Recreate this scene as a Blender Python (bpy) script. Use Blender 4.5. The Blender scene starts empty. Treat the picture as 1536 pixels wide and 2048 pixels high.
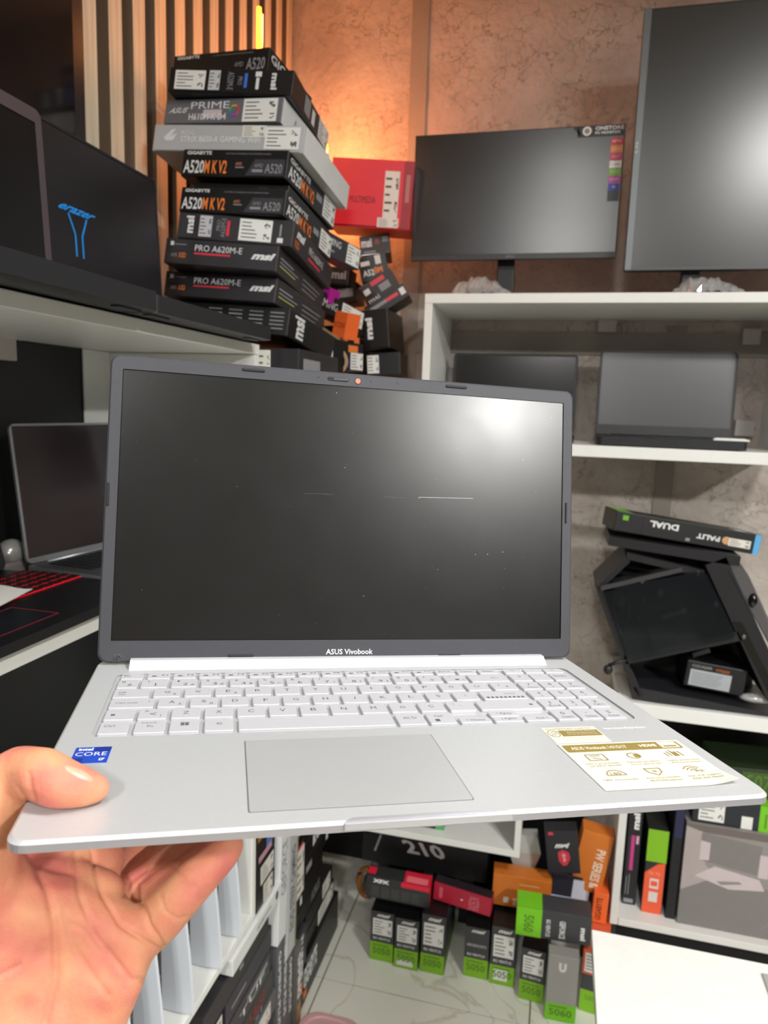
import bpy, bmesh, math, random
from mathutils import Matrix, Vector
random.seed(7)
PI = math.pi
SC = bpy.context.scene
COL = SC.collection

# ---------------------------------------------------------------- camera
def vec(*a): return Vector(a)
def _cam_rows(p, y, r):
    F = vec(-math.sin(y)*math.cos(p), math.cos(y)*math.cos(p), -math.sin(p))
    R = vec(math.cos(y), math.sin(y), 0)
    D = F.cross(R)
    c, s = math.cos(r), math.sin(r)
    return c*R+s*D, -s*R+c*D, F
CR, CD, CF = _cam_rows(math.radians(8.49), math.radians(13.79), math.radians(-1.91))
CC = vec(0, 0, 1.68)
FPX = 1420.0
cam = bpy.data.cameras.new('camera')
camo = bpy.data.objects.new('camera', cam); COL.objects.link(camo)
camo.matrix_world = Matrix(((CR.x, -CD.x, -CF.x, CC.x), (CR.y, -CD.y, -CF.y, CC.y), (CR.z, -CD.z, -CF.z, CC.z), (0, 0, 0, 1)))
cam.sensor_fit = 'VERTICAL'; cam.sensor_height = 36.0; cam.lens = FPX/2048*36.0
cam.clip_start = 0.02
cam.dof.use_dof = True; cam.dof.focus_distance = 0.47; cam.dof.aperture_fstop = 13.0
SC.camera = camo
# ---------------------------------------------------------------- world, exposure
w = bpy.data.worlds.new('world'); SC.world = w; w.use_nodes = True
w.node_tree.nodes['Background'].inputs[0].default_value = (0.9, 0.95, 1.0, 1)
w.node_tree.nodes['Background'].inputs[1].default_value = 0.3
SC.view_settings.view_transform = 'Standard'; SC.view_settings.look = 'None'
SC.view_settings.gamma = 1.0; SC.view_settings.use_curve_mapping = False
SC.view_settings.exposure = 0.0
# ceiling lamps (out of view, the last one assumed; panels are built with each lamp)
LAMPS = [(-0.05, 0.15, 2.93, 6), (0.95, 0.25, 2.93, 32), (2.47, -1.43, 2.93, 150), (-0.1, -1.6, 2.93, 48)]
LED_W = 1.8; LED2_W = 9.0

# ---------------------------------------------------------------- helpers
def ray(u, v): return CR*((u-768)/FPX) + CD*((v-1024)/FPX) + CF
def atx(u, v, x): d = ray(u, v); return CC + d*((x-CC.x)/d.x)
def aty(u, v, y): d = ray(u, v); return CC + d*((y-CC.y)/d.y)
def atz(u, v, z): d = ray(u, v); return CC + d*((z-CC.z)/d.z)
def camp(u, v, Z): return CC + ray(u, v)*Z

def lin(h):
    if isinstance(h, str):
        h = h.lstrip('#'); c = [int(h[i:i+2], 16)/255 for i in (0, 2, 4)]
    else: c = [x/255 for x in h]
    return tuple(x/12.92 if x <= .04045 else ((x+.055)/1.055)**2.4 for x in c)
_mats = {}
def mat(hexc, rough=.5, metal=0., name=None, emit=0., bump=0., scale=200., var=.06, coat=0., spec=.5, sss=0.):
    key = (hexc, rough, metal, emit, bump, scale, var, coat, spec, sss)
    if key in _mats: return _mats[key]
    c = lin(hexc)
    m = bpy.data.materials.new(name or 'mat_'+hexc.lstrip('#')); m.use_nodes = True
    nt = m.node_tree; b = nt.nodes['Principled BSDF']
    b.inputs['Roughness'].default_value = rough; b.inputs['Metallic'].default_value = metal
    b.inputs['Specular IOR Level'].default_value = spec
    b.inputs['Coat Weight'].default_value = coat
    if sss:
        b.inputs['Subsurface Weight'].default_value = sss
        b.inputs['Subsurface Radius'].default_value = (.012, .005, .003); b.inputs['Subsurface Scale'].default_value = 1.0
    tc = nt.nodes.new('ShaderNodeTexCoord'); nz = nt.nodes.new('ShaderNodeTexNoise')
    nz.inputs['Scale'].default_value = scale*.15; nz.inputs['Detail'].default_value = 3
    nt.links.new(tc.outputs['Object'], nz.inputs['Vector'])
    mx = nt.nodes.new('ShaderNodeMix'); mx.data_type = 'RGBA'
    mx.inputs[6].default_value = tuple(x*(1-var) for x in c)+(1,); mx.inputs[7].default_value = tuple(min(1, x*(1+var)) for x in c)+(1,)
    nt.links.new(nz.outputs['Fac'], mx.inputs[0]); nt.links.new(mx.outputs[2], b.inputs['Base Color'])
    if bump:
        n2 = nt.nodes.new('ShaderNodeTexNoise'); n2.inputs['Scale'].default_value = scale; n2.inputs['Detail'].default_value = 4
        nt.links.new(tc.outputs['Object'], n2.inputs['Vector'])
        bp = nt.nodes.new('ShaderNodeBump'); bp.inputs['Strength'].default_value = bump; bp.inputs['Distance'].default_value = .002
        nt.links.new(n2.outputs['Fac'], bp.inputs['Height']); nt.links.new(bp.outputs['Normal'], b.inputs['Normal'])
    if emit:
        b.inputs['Emission Color'].default_value = c+(1,); b.inputs['Emission Strength'].default_value = emit
    _mats[key] = m
    return m

_tc = {}; _asp = {}
def textgeo(s, bold=0.0):
    k = (s, bold)
    if k in _tc: return _tc[k]
    cu = bpy.data.curves.new('t', 'FONT'); cu.body = s; cu.size = 1; cu.resolution_u = 2; cu.offset = bold
    o = bpy.data.objects.new('t', cu); COL.objects.link(o)
    dg = bpy.context.evaluated_depsgraph_get(); dg.update()
    me = bpy.data.meshes.new_from_object(o.evaluated_get(dg))
    vs = [(v.co.x, v.co.y) for v in me.vertices]; fs = [tuple(p.vertices) for p in me.polygons]
    bpy.data.objects.remove(o); bpy.data.curves.remove(cu); bpy.data.meshes.remove(me)
    x0 = min(v[0] for v in vs); x1 = max(v[0] for v in vs); y0 = min(v[1] for v in vs); y1 = max(v[1] for v in vs)
    _asp[s] = (x1-x0+1e-6)/(y1-y0+1e-6)
    vs = [((x-x0)/(x1-x0+1e-9), (y-y0)/(y1-y0+1e-9)) for x, y in vs]
    _tc[k] = (vs, fs); return _tc[k]

class MB:
    def __init__(s): s.v = []; s.f = []; s.m = []; s.mats = []; s.M = Matrix.Identity(4); s.smooth = []
    def mi(s, m):
        if m not in s.mats: s.mats.append(m)
        return s.mats.index(m)
    def add(s, vs, fs, m, sm=False):
        o = len(s.v); i = s.mi(m)
        s.v += [tuple(s.M @ Vector(p)) for p in vs]
        s.f += [tuple(o+k for k in f) for f in fs]; s.m += [i]*len(fs); s.smooth += [sm]*len(fs)
    def box(s, a, b, m, bev=0.):
        (x0, y0, z0), (x1, y1, z1) = a, b
        if bev <= 0:
            vs = [(x0,y0,z0),(x1,y0,z0),(x1,y1,z0),(x0,y1,z0),(x0,y0,z1),(x1,y0,z1),(x1,y1,z1),(x0,y1,z1)]
            s.add(vs, [(0,3,2,1),(4,5,6,7),(0,1,5,4),(1,2,6,5),(2,3,7,6),(3,0,4,7)], m); return
        bm = bmesh.new(); bmesh.ops.create_cube(bm, size=1)
        for v in bm.verts:
            v.co = Vector((x0+(v.co.x+.5)*(x1-x0), y0+(v.co.y+.5)*(y1-y0), z0+(v.co.z+.5)*(z1-z0)))
        bmesh.ops.bevel(bm, geom=bm.edges[:], offset=bev, segments=2, affect='EDGES', profile=.5)
        bm.verts.index_update()
        s.add([tuple(v.co) for v in bm.verts], [tuple(v.index for v in f.verts) for f in bm.faces], m, False); bm.free()
    def prism(s, poly, z0, z1, m, sm=False):
        n = len(poly); vs = [(x, y, z0) for x, y in poly]+[(x, y, z1) for x, y in poly]
        s.add(vs, [tuple(range(n-1, -1, -1)), tuple(range(n, 2*n))]+[(i, (i+1) % n, n+(i+1) % n, n+i) for i in range(n)], m, sm)
    def loft(s, loops, m, cap0=True, cap1=True, sm=False, closed=True):
        n = len(loops[0]); vs = [p for l in loops for p in l]; fs = []
        for k in range(len(loops)-1):
            for i in range(n if closed else n-1): fs.append((k*n+i, k*n+(i+1) % n, (k+1)*n+(i+1) % n, (k+1)*n+i))
        if cap0: fs.append(tuple(range(n-1, -1, -1)))
        if cap1: fs.append(tuple(range((len(loops)-1)*n, len(loops)*n)))
        s.add(vs, fs, m, sm)
    def tube(s, pts, r, m, n=8, r1=None):
        pts = [Vector(p) for p in pts]; loops = []
        for i, p in enumerate(pts):
            t = (pts[min(i+1, len(pts)-1)]-pts[max(i-1, 0)]).normalized()
            a = t.cross(Vector((0, 0, 1)) if abs(t.z) < .9 else Vector((1, 0, 0))).normalized(); b = t.cross(a)
            rr = r if r1 is None else r+(r1-r)*i/(len(pts)-1)
            loops.append([tuple(p+a*rr*math.cos(2*PI*k/n)+b*rr*math.sin(2*PI*k/n)) for k in range(n)])
        s.loft(loops, m, sm=True)
    def beam(s, p, q, wd, dp, m, nrm=(0, 1, 0)):
        p = Vector(p); q = Vector(q); t = (q-p).normalized(); nrm = Vector(nrm); a = t.cross(nrm).normalized()*wd/2; d = nrm*dp
        lo = lambda c: [tuple(c-a), tuple(c+a), tuple(c+a+d), tuple(c-a+d)]
        s.loft([lo(p), lo(q)], m)
    def ell(s, c, r, m, seg=16, rg=10, R=None):
        vs = []; fs = []; R = R or Matrix.Identity(3); c = Vector(c)
        for i in range(rg+1):
            th = PI*i/rg
            for j in range(seg):
                ph = 2*PI*j/seg
                vs.append(tuple(c+R @ Vector((r[0]*math.sin(th)*math.cos(ph), r[1]*math.sin(th)*math.sin(ph), r[2]*math.cos(th)))))
        for i in range(rg):
            for j in range(seg): fs.append((i*seg+j, (i+1)*seg+j, (i+1)*seg+(j+1) % seg, i*seg+(j+1) % seg))
        s.add(vs, fs, m, True)
    def quad(s, F, u0, v0, u1, v1, z, m):
        s.add([tuple(F(u0, v0, z)), tuple(F(u1, v0, z)), tuple(F(u1, v1, z)), tuple(F(u0, v1, z))], [(0, 1, 2, 3)], m)
    def text(s, t, F, u0, v0, u1, v1, z, m, rot=0, slant=0., bold=0.):
        vs, fs = textgeo(t, bold)
        if len(t) <= 2 and rot in (0, 180):
            wd = (Vector(F(u1, v0, 0))-Vector(F(u0, v0, 0))).length; ht = (Vector(F(u0, v1, 0))-Vector(F(u0, v0, 0))).length
            ra = _asp[t]/(wd/ht)
            if ra < 1/1.3: k = (1-ra*1.3)/2*(u1-u0); u0, u1 = u0+k, u1-k
            elif ra > 2: k = (1-2/ra)/2*(v1-v0); v0, v1 = v0+k, v1-k
        out = []
        for x, y in vs:
            x2 = x+slant*(y-.5)*.2
            if rot == 90: a, b = 1-y, x2          # reads upwards
            elif rot == 270: a, b = y, 1-x2
            elif rot == 180: a, b = 1-x2, 1-y
            else: a, b = x2, y
            out.append(tuple(F(u0+(u1-u0)*a, v0+(v1-v0)*b, z)))
        s.add(out, fs, m)
    def build(s, name, parent=None, kind=None, loc=None):
        me = bpy.data.meshes.new(name); me.from_pydata(s.v, [], s.f)
        for m in s.mats: me.materials.append(m)
        me.polygons.foreach_set('material_index', s.m); me.polygons.foreach_set('use_smooth', s.smooth); me.update()
        o = bpy.data.objects.new(name, me); COL.objects.link(o)
        if parent: o.parent = parent
        if kind: o['kind'] = kind
        if loc: o.location = loc
        return o

def tag(o, label, cat, group=None, kind=None):
    o['label'] = label; o['category'] = cat
    if group: o['group'] = group
    if kind: o['kind'] = kind
    return o
def thing(name, label, cat, M=None, group=None):
    o = bpy.data.objects.new(name, None); COL.objects.link(o); o.empty_display_size = .05
    if M is not None:
        o.matrix_world = M if isinstance(M, Matrix) else Matrix.Translation(M)
    return tag(o, label, cat, group)
def struct(name, mb, label=None, parent=None):
    o = mb.build(name, parent)
    if not parent: o['kind'] = 'structure'; 
    if label: o['label'] = label
    return o
def pose(o, R): 
    M = R.to_4x4(); M.translation = Vector(o); return M
def rotE(yaw=0, pit=0, rol=0):
    return Matrix.Rotation(math.radians(yaw), 3, 'Z') @ Matrix.Rotation(math.radians(pit), 3, 'X') @ Matrix.Rotation(math.radians(rol), 3, 'Y')
def rrect(x0, y0, x1, y1, r, n=5):
    out = []
    for cx, cy, a in ((x1-r, y1-r, 0), (x0+r, y1-r, 90), (x0+r, y0+r, 180), (x1-r, y0+r, 270)):
        for k in range(n+1):
            t = math.radians(a+90*k/n); out.append((cx+r*math.cos(t), cy+r*math.sin(t)))
    return out

# colours
WHITE = mat('#e9eae6', .35, name='white_laminate', var=.02)
WHITE2 = mat('#dcdad6', .5, name='white_edge_band', var=.02)
PAPER = mat('#e6e6e2', .55, name='sticker_paper', var=.02)
INK = mat('#4a4a4c', .6, name='ink_grey')
BLK = mat('#131313', .38, name='black_card', spec=.5)
DARK = mat('#2a282b', .4, name='charcoal_card')
TXW = mat('#dcdcdc', .45, name='print_white', var=.01)
TXG = mat('#8c8c90', .5, name='print_grey')
RED = mat('#d8384a', .4, name='print_red')
ORG = mat('#f0843c', .45, name='print_orange')
GREEN = mat('#8fc820', .45, name='print_green')
KRAFT = mat('#8a7450', .7, name='kraft_board', bump=.2)
GLOSSBLACK = mat('#08080a', .12, name='glossy_black', spec=.6)
PLASTIC = mat('#1d1e21', .45, name='black_plastic', bump=.05, scale=900)

# ---------------------------------------------------------------- setting
LX, BY = -.967, 2.37
def wall_mat():
    m = bpy.data.materials.new('rough_plaster'); m.use_nodes = True; nt = m.node_tree; b = nt.nodes['Principled BSDF']
    N = nt.nodes.new; L = nt.links.new
    tc = N('ShaderNodeTexCoord')
    n1 = N('ShaderNodeTexNoise'); n1.inputs['Scale'].default_value = 4.5; n1.inputs['Detail'].default_value = 8; n1.inputs['Roughness'].default_value = .65
    L(tc.outputs['Object'], n1.inputs['Vector'])
    cr = N('ShaderNodeValToRGB'); cr.color_ramp.elements[0].position = .35; cr.color_ramp.elements[0].color = lin('#b0a49b')+(1,)
    cr.color_ramp.elements[1].position = .68; cr.color_ramp.elements[1].color = lin('#cdc3ba')+(1,)
    L(n1.outputs['Fac'], cr.inputs[0])
    # creases
    dn = N('ShaderNodeTexNoise'); dn.inputs['Scale'].default_value = 9; dn.inputs['Detail'].default_value = 5
    L(tc.outputs['Object'], dn.inputs['Vector'])
    mixv = N('ShaderNodeMix'); mixv.data_type = 'RGBA'; mixv.inputs[0].default_value = .30
    L(tc.outputs['Object'], mixv.inputs[6]); L(dn.outputs['Color'], mixv.inputs[7])
    vo = N('ShaderNodeTexVoronoi'); vo.feature = 'DISTANCE_TO_EDGE'; vo.inputs['Scale'].default_value = 17
    L(mixv.outputs[2], vo.inputs['Vector'])
    mr = N('ShaderNodeMapRange'); mr.inputs[1].default_value = 0.0; mr.inputs[2].default_value = .025; L(vo.outputs['Distance'], mr.inputs[0])
    gate = N('ShaderNodeTexNoise'); gate.inputs['Scale'].default_value = 7; L(tc.outputs['Object'], gate.inputs['Vector'])
    g2 = N('ShaderNodeMapRange'); g2.inputs[1].default_value = .45; g2.inputs[2].default_value = .6; L(gate.outputs['Fac'], g2.inputs[0])
    mx = N('ShaderNodeMath'); mx.operation = 'MAXIMUM'; L(mr.outputs[0], mx.inputs[0]); L(g2.outputs[0], mx.inputs[1])
    mc = N('ShaderNodeMix'); mc.data_type = 'RGBA'; L(mx.outputs[0], mc.inputs[0]); mc.inputs[6].default_value = lin('#a2968c')+(1,)
    L(cr.outputs[0], mc.inputs[7]); L(mc.outputs[2], b.inputs['Base Color'])
    n3 = N('ShaderNodeTexNoise'); n3.inputs['Scale'].default_value = 38; n3.inputs['Detail'].default_value = 6; L(tc.outputs['Object'], n3.inputs['Vector'])
    ad = N('ShaderNodeMath'); ad.operation = 'MULTIPLY_ADD'; ad.inputs[1].default_value = .8; L(mx.outputs[0], ad.inputs[0]); L(n3.outputs['Fac'], ad.inputs[2])
    bp = N('ShaderNodeBump'); bp.inputs['Strength'].default_value = .55; bp.inputs['Distance'].default_value = .012
    L(ad.outputs[0], bp.inputs['Height']); L(bp.outputs['Normal'], b.inputs['Normal'])
    b.inputs['Roughness'].default_value = .75
    return m
WALL = wall_mat()
CONC = mat('#9c958c', .8, name='smooth_concrete_joint', bump=.6, scale=60, var=.14)
ROOMW = mat('#7a7674', .8, name='painted_wall', bump=.1); ROOMD = mat('#34312f', .8, name='dark_painted_wall', bump=.1)
def wall(name, a, b, m):
    q = MB(); q.box(a, b, m); return struct(name, q)
wall('wall_back', (LX-.1, BY, 0), (3.2, BY+.1, 3.0), WALL)
wall('wall_left', (LX-.1, -3, 0), (LX, BY, 3.0), mat('#4a4038', .7, name='slat_backing'))
wall('wall_right', (3.2, -3, 0), (3.3, BY+.1, 3.0), ROOMD)
wall('wall_front', (LX-.1, -3.1, 0), (3.3, -3, 3.0), ROOMW)
wall('ceiling', (LX-.1, -3.1, 3.0), (3.3, BY+.1, 3.1), mat('#e4e2de', .8, name='ceiling_paint'))
# concrete joints standing proud of the plaster
for i, (x, z0, z1) in enumerate(((-.515, 0, 3.0), (.32, 0, 1.95), (.95, 0, 3.0))):
    q = MB(); q.box((x-.027, BY-.006, z0), (x+.027, BY, z1), CONC); struct('trim_%d' % (i+1), q)
q = MB(); q.box((LX, BY-.007, 1.86), (3.2, BY, 1.93), CONC); struct('trim_4', q)
# floor: tiles with recessed joints
def tile_mat():
    m = bpy.data.materials.new('marbled_tile'); m.use_nodes = True; nt = m.node_tree; b = nt.nodes['Principled BSDF']; N = nt.nodes.new; L = nt.links.new
    tc = N('ShaderNodeTexCoord'); n0 = N('ShaderNodeTexNoise'); n0.inputs['Scale'].default_value = 3; n0.inputs['Detail'].default_value = 6
    oi = N('ShaderNodeObjectInfo'); va = N('ShaderNodeVectorMath'); va.operation = 'ADD'
    L(tc.outputs['Object'], va.inputs[0]); L(oi.outputs['Location'], va.inputs[1]); L(va.outputs[0], n0.inputs['Vector'])
    n1 = N('ShaderNodeTexNoise'); n1.inputs['Scale'].default_value = 2.2; n1.inputs['Detail'].default_value = 7; n1.inputs['Distortion'].default_value = 1.6
    L(va.outputs[0], n1.inputs['Vector'])
    cr = N('ShaderNodeValToRGB'); e = cr.color_ramp.elements; e[0].position = .485; e[0].color = lin('#d9d9ce')+(1,); e[1].position = .515; e[1].color = lin('#d9d9ce')+(1,)
    k = e.new(.5); k.color = lin('#c3bfae')+(1,); L(n1.outputs['Fac'], cr.inputs[0]); L(cr.outputs[0], b.inputs['Base Color'])
    b.inputs['Roughness'].default_value = .18
    return m
fl = MB(); fl.box((LX-.1, -3.1, -.1), (3.3, BY+.1, -.004), mat('#6f6c5c', .9, name='grout')); flo = struct('floor', fl)
TM = tile_mat(); tq = MB(); tq.box((.002, .002, -.006), (.598, .598, 0), TM, .0012); tile0 = None
tx0, ty0 = -.578, 1.79
for i in range(-1, 4):
    for j in range(-3, 1):
        x = tx0+.6*i; y = ty0+.6*j
        if tile0 is None: tile0 = tq.build('tile', flo); o = tile0
        else:
            o = tile0.copy(); COL.objects.link(o)
        o.location = (x, y, 0)
# trim of left cell beyond walls is hidden behind the wall boxes
# slatted panel on the left wall
def wood_mat():
    m = bpy.data.materials.new('slat_wood'); m.use_nodes = True; nt = m.node_tree; b = nt.nodes['Principled BSDF']; N = nt.nodes.new; L = nt.links.new
    tc = N('ShaderNodeTexCoord'); mp = N('ShaderNodeMapping'); mp.inputs['Scale'].default_value = (14, 14, .9); L(tc.outputs['Object'], mp.inputs[0])
    oi = N('ShaderNodeObjectInfo'); va = N('ShaderNodeVectorMath'); L(mp.outputs[0], va.inputs[0]); L(oi.outputs['Location'], va.inputs[1])
    n = N('ShaderNodeTexNoise'); n.inputs['Scale'].default_value = 4; n.inputs['Detail'].default_value = 6; n.inputs['Distortion'].default_value = .8; L(va.outputs[0], n.inputs['Vector'])
    cr = N('ShaderNodeValToRGB'); e = cr.color_ramp.elements; e[0].position = .3; e[0].color = lin('#beb093')+(1,); e[1].position = .7; e[1].color = lin('#e4dac4')+(1,)
    L(n.outputs['Fac'], cr.inputs[0]); L(cr.outputs[0], b.inputs['Base Color']); b.inputs['Roughness'].default_value = .55
    return m
WOOD = wood_mat(); wl = bpy.data.objects['wall_left']
s0 = None
for k in range(-8, 12):
    y = 1.366+.0853*k
    if y+.045 > BY: break
    if s0 is None:
        q = MB(); q.box((0, 0, 0), (.0292, .045, 2.999), mat('#75624e', .6, name='slat_side_shaded')); q.box((.0292, 0, 0), (.030, .045, 2.999), WOOD); s0 = q.build('slat', wl); o = s0  # side faces coloured darker to put shade between the slats
    else: o = s0.copy(); COL.objects.link(o)
    o.location = (LX, y, .0005)

# lamps
for i, (x, y, z, p) in enumerate(LAMPS):
    t = thing('ceiling_lamp', 'ceiling lamp', 'lamp', (x, y, z), 'square ceiling lamps above the shop floor')
    t['label'] = 'square white ceiling panel lamp ' + ('straight above the held laptop', 'above the desk and right cabinets', 'at the far right behind the viewer', 'on the left behind the viewer')[i]
    q = MB(); q.box((-.17, -.17, .02), (.17, .17, .07), WHITE, .004); q.build('lamp_frame', t)
    q = MB(); q.box((-.15, -.15, .010), (.15, .15, .019), mat('#ffffff', .4, emit=p*.55, name='lamp_diffuser_%d' % i)); q.build('diffuser', t)
    la = bpy.data.lights.new('ceiling_light', 'AREA'); la.shape = 'DISK'; la.size = .28; la.energy = p; la.color = (1, .985, .95)
    lo = bpy.data.objects.new('ceiling_light', la); COL.objects.link(lo); lo.location = (x, y, z); 
# orange led tube
LEDX = -.72
pt = atx(518, 15, LEDX); pb = atx(519, 97, LEDX)
LED = mat('#ff7a18', .4, emit=13, name='led_orange'); q = MB(); zt = pt.z; ly = pt.y; zb = 2.43
q.tube([(LEDX, ly, zb), (LEDX, ly, zt-.004), (LEDX, ly, zt)], .0052, LED, 10)
t = thing('led_tube', 'glowing orange LED tube upright on top of the box stack', 'lamp', (0, 0, 0))
q.build('tube', t)
q = MB(); q.box((LEDX-.006, ly+.006, zb), (LEDX+.006, ly+.009, zt-.01), mat('#c8c8c8', .4)); q.prism([(LEDX+a_, ly+b_) for a_, b_ in rrect(-.03, -.03, .03, .03, .01)], zb-.012, zb, PLASTIC); q.build('stand', t)
for zz in (zb+.1, zt-.05):
    la = bpy.data.lights.new('led_light', 'POINT'); la.energy = LED_W/2; la.color = (1, .36, .10); la.shadow_soft_size = .03
    lo = bpy.data.objects.new('led_light', la); COL.objects.link(lo); lo.location = (LEDX+.02, ly+.02, zz)

q = MB(); q.tube([(-.745, 2.15, 2.33), (-.745, 2.15, 2.45)], .006, LED, 10); t = thing('led_tube', 'second orange LED tube added unseen behind the box stack to light the wall', 'lamp', (0, 0, 0)); q.build('tube', t)  # added tube, unseen, for the orange glow on the back wall
q = MB(); q.prism([(-.745+a_, 2.15+b_) for a_, b_ in rrect(-.03, -.03, .03, .03, .01)], 1.70, 1.712, PLASTIC); q.tube([(-.745, 2.15, 1.712), (-.745, 2.15, 2.329)], .006, PLASTIC); q.build('stand', t)
for zz in (2.36, 2.43):
    la = bpy.data.lights.new('led_light', 'POINT'); la.energy = LED2_W/2; la.color = (1, .34, .10); la.shadow_soft_size = .03
    lo = bpy.data.objects.new('led_light', la); COL.objects.link(lo); lo.location = (-.73, 2.165, zz)

# ---------------------------------------------------------------- shelf units
# tall unit along the left wall, consoles and laptops stand on its boards
t = thing('shelf_unit', 'tall white shelf unit along the left wall with black back panel', 'shelf', (LX+.03, .2, 0))
xw = LX+.031; xf = -.6
def board(a, b, nm, parent, m=WHITE):
    q = MB(); q.box([a[i]-parent.location[i] for i in range(3)], [b[i]-parent.location[i] for i in range(3)], m, .0015); return q.build(nm, parent)
board((xw, .2, 1.773), (xf, 1.352, 1.793), 'top_board', t)
board((xw, .2, 1.362), (xf, 1.33, 1.384), 'shelf_board', t)
board((xw, .2, .529), (xf, 1.33, .547), 'shelf_board', t)
board((xw, 1.331, .529), (xf, 1.351, 1.772), 'side_panel', t)
for _x in (xw+.02, xf-.25):
    board((_x, .21, 0), (_x+.03, .24, .5285), 'leg', t)
board((xw, .181, 0), (xf, .199, 1.793), 'side_panel', t)
KBP = mat('#0b0c0e', .5, name='black_back_panel')
board((xw-.0005, .2, 1.3845), (xw+.004, 1.33, 1.7725), 'back_panel', t, KBP)
board((xw+.0045, 1.245, 1.3845), (xw+.009, 1.3305, 1.7725), 'back_strip', t)
board((xw-.0005, .2, .5475), (xw+.004, 1.33, 1.3615), 'back_panel', t, KBP)
for (u, v, u2, v2) in ((-20, 640, 25, 722), (25, 660, 48, 682)):
    a = atx(u, v, -.925); b = atx(u2, v2, -.925)
    board((xw+.004, a.y, min(a.z, b.z)), (-.915, b.y, max(a.z, b.z)), 'bracket', t, mat('#b9b2b0', .5, name='bracket_plastic'))
# wall cabinet above
CF_Y = 2.0
cz1 = aty(850, 587, CF_Y).z; cx0 = aty(850, 587, CF_Y).x; cz0 = aty(1142, 912, CF_Y).z; czs = aty(1142, 889, CF_Y).z
t = thing('wall_cabinet', 'white open wall cabinet carrying two monitors, laptops inside', 'cabinet', (cx0, CF_Y, cz0))
cx1 = aty(1524, 640, BY).x+.03
board((cx0, CF_Y, cz1-.026), (cx1+.02, BY-.001, cz1), 'top_board', t)
board((cx0, CF_Y, cz0), (cx1+.02, BY-.001, czs), 'bottom_board', t)
board((cx0, CF_Y+.001, czs), (cx0+.022, BY-.001, cz1-.026), 'side_panel', t)
board((cx1-.002, CF_Y+.001, czs), (cx1+.02, BY-.001, cz1-.026), 'side_panel', t)
for (u, v, u2, v2) in ((1200, 600, 1232, 664), (1488, 657, 1520, 689), (1472, 840, 1507, 873), (893, 735, 904, 775)):
    a = aty(u, v, BY-.03); b = aty(u2, v2, BY-.03)
    board((a.x, BY-.03, max(b.z, cz0+.04)), (min(b.x, cx1-.003), BY-.002, min(a.z, cz1-.027)), 'bracket', t, mat('#bdb6b4', .5, name='bracket_white'))
# lower right cabinet carrying the pc case
ry = 2.0
t = thing('floor_cabinet', 'white open cabinet under the black computer case', 'cabinet', (.232, ry, .2))
rz1 = aty(1250, 1398, ry).z; rz0 = aty(1250, 1425, ry).z
board((.205, ry-.02, rz0), (1.1, BY-.001, rz1), 'top_board', t)
board((.232, ry, .2), (.254, BY-.01, rz0-.001), 'side_panel', t, WHITE2)
board((.255, ry, .2), (1.08, BY-.01, .222), 'bottom_board', t, WHITE2)
board((1.08, ry, .2), (1.1, BY-.01, rz0-.001), 'side_panel', t, WHITE2)
board((.255, BY-.02, .223), (1.079, BY-.011, rz0-.001), 'back_panel', t, mat('#101012', .6))
board((.24, BY-.18, 0), (1.09, BY-.17, .199), 'dark_gap_board', t, mat('#101012', .6))  # black board added to keep the gap under the cabinet dark
for lx in (.25, 1.05):
    q = MB(); q.tube([(lx-.232, .1, -.2), (lx-.232, .1, -.001)], .015, PLASTIC); q.build('leg', t)
# low shelf above the pile of graphics boxes
ly0 = 1.96
za = aty(1039, 1717, ly0).z; xr = aty(1041, 1680, ly0).x
t = thing('low_shelf', 'low white shelf over the floor boxes, its front right corner showing', 'shelf', (-.55, ly0, za))
board((-.56, ly0, za), (xr, BY-.001, za+.02), 'shelf_board', t)
board((xr-.018, ly0+.001, za+.0205), (xr, BY-.001, za+.25), 'side_panel', t)
board((-.56, ly0+.001, za+.0205), (-.542, BY-.001, za+.25), 'side_panel', t)
board((-.56, ly0+.001, za+.2505), (xr, BY-.001, za+.27), 'top_board', t)
LOWZ = za
board((-.85, BY-.012, .0), (xr+.2, BY-.002, za+.27), 'back_panel', t, mat('#101012', .6))  # added black sheet, darkens the wall behind the floor boxes
# white desk in the lower right corner
dz = .72
c0 = atz(1183, 1858, dz); c1 = atz(1536, 1917, dz); 
t = thing('desk', 'glossy white desk top jutting into the lower right corner', 'desk', (c0.x, .7, dz))
q = MB(); q.box((0, 0, -.022), (.52, c0.y-.7, 0), mat('#f2f2ee', .12, name='gloss_white'), .002); q.build('desk_top', t)
q = MB(); q.box((.305, 0, .0005), (.52, c0.y-.7-.022, .010), mat('#efeeea', .2, name='desk_pad_white'), .003); q.build('raised_panel', t)
q = MB(); q.box((.285, 0, .0005), (.303, c0.y-.7-.03, .004), mat('#a9a9a9', .35, name='grey_edge_strip'), .001); q.build('edge_strip', t)
for lx, lyy in ((.06, .1), (.46, .1), (.46, c0.y-.78)):
    q = MB(); q.box((lx-.02, lyy-.02, -dz), (lx+.02, lyy+.02, -.0225), WHITE2); q.build('leg', t)

# ---------------------------------------------------------------- wall tv
SCR = mat('#0a0a0c', .3, name='matte_screen', spec=.55, var=.0)
a = atx(174, 40, -.875); b = atx(178, 246, -.875)
tvz = aty(0, 0, 1).z
t = thing('television', 'dark wall television at the upper left over the wooden slats', 'television', (-.925, .2, 1.9))
q = MB(); q.box((-.012+.0, 0, 0), (.045, b.y-.2, .75), mat('#161416', .35, name='tv_frame'), .004); q.build('frame', t)
q = MB(); q.box((.0455, .012, .018), (.0475, b.y-.2-.035, .735), mat('#120c0c', .10, name='tv_glass', spec=.5)); q.build('screen', t)
q = MB(); q.box((-.012, .3, .25), (-.0125, .6, .5), PLASTIC); q.build('wall_mount', t)

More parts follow.
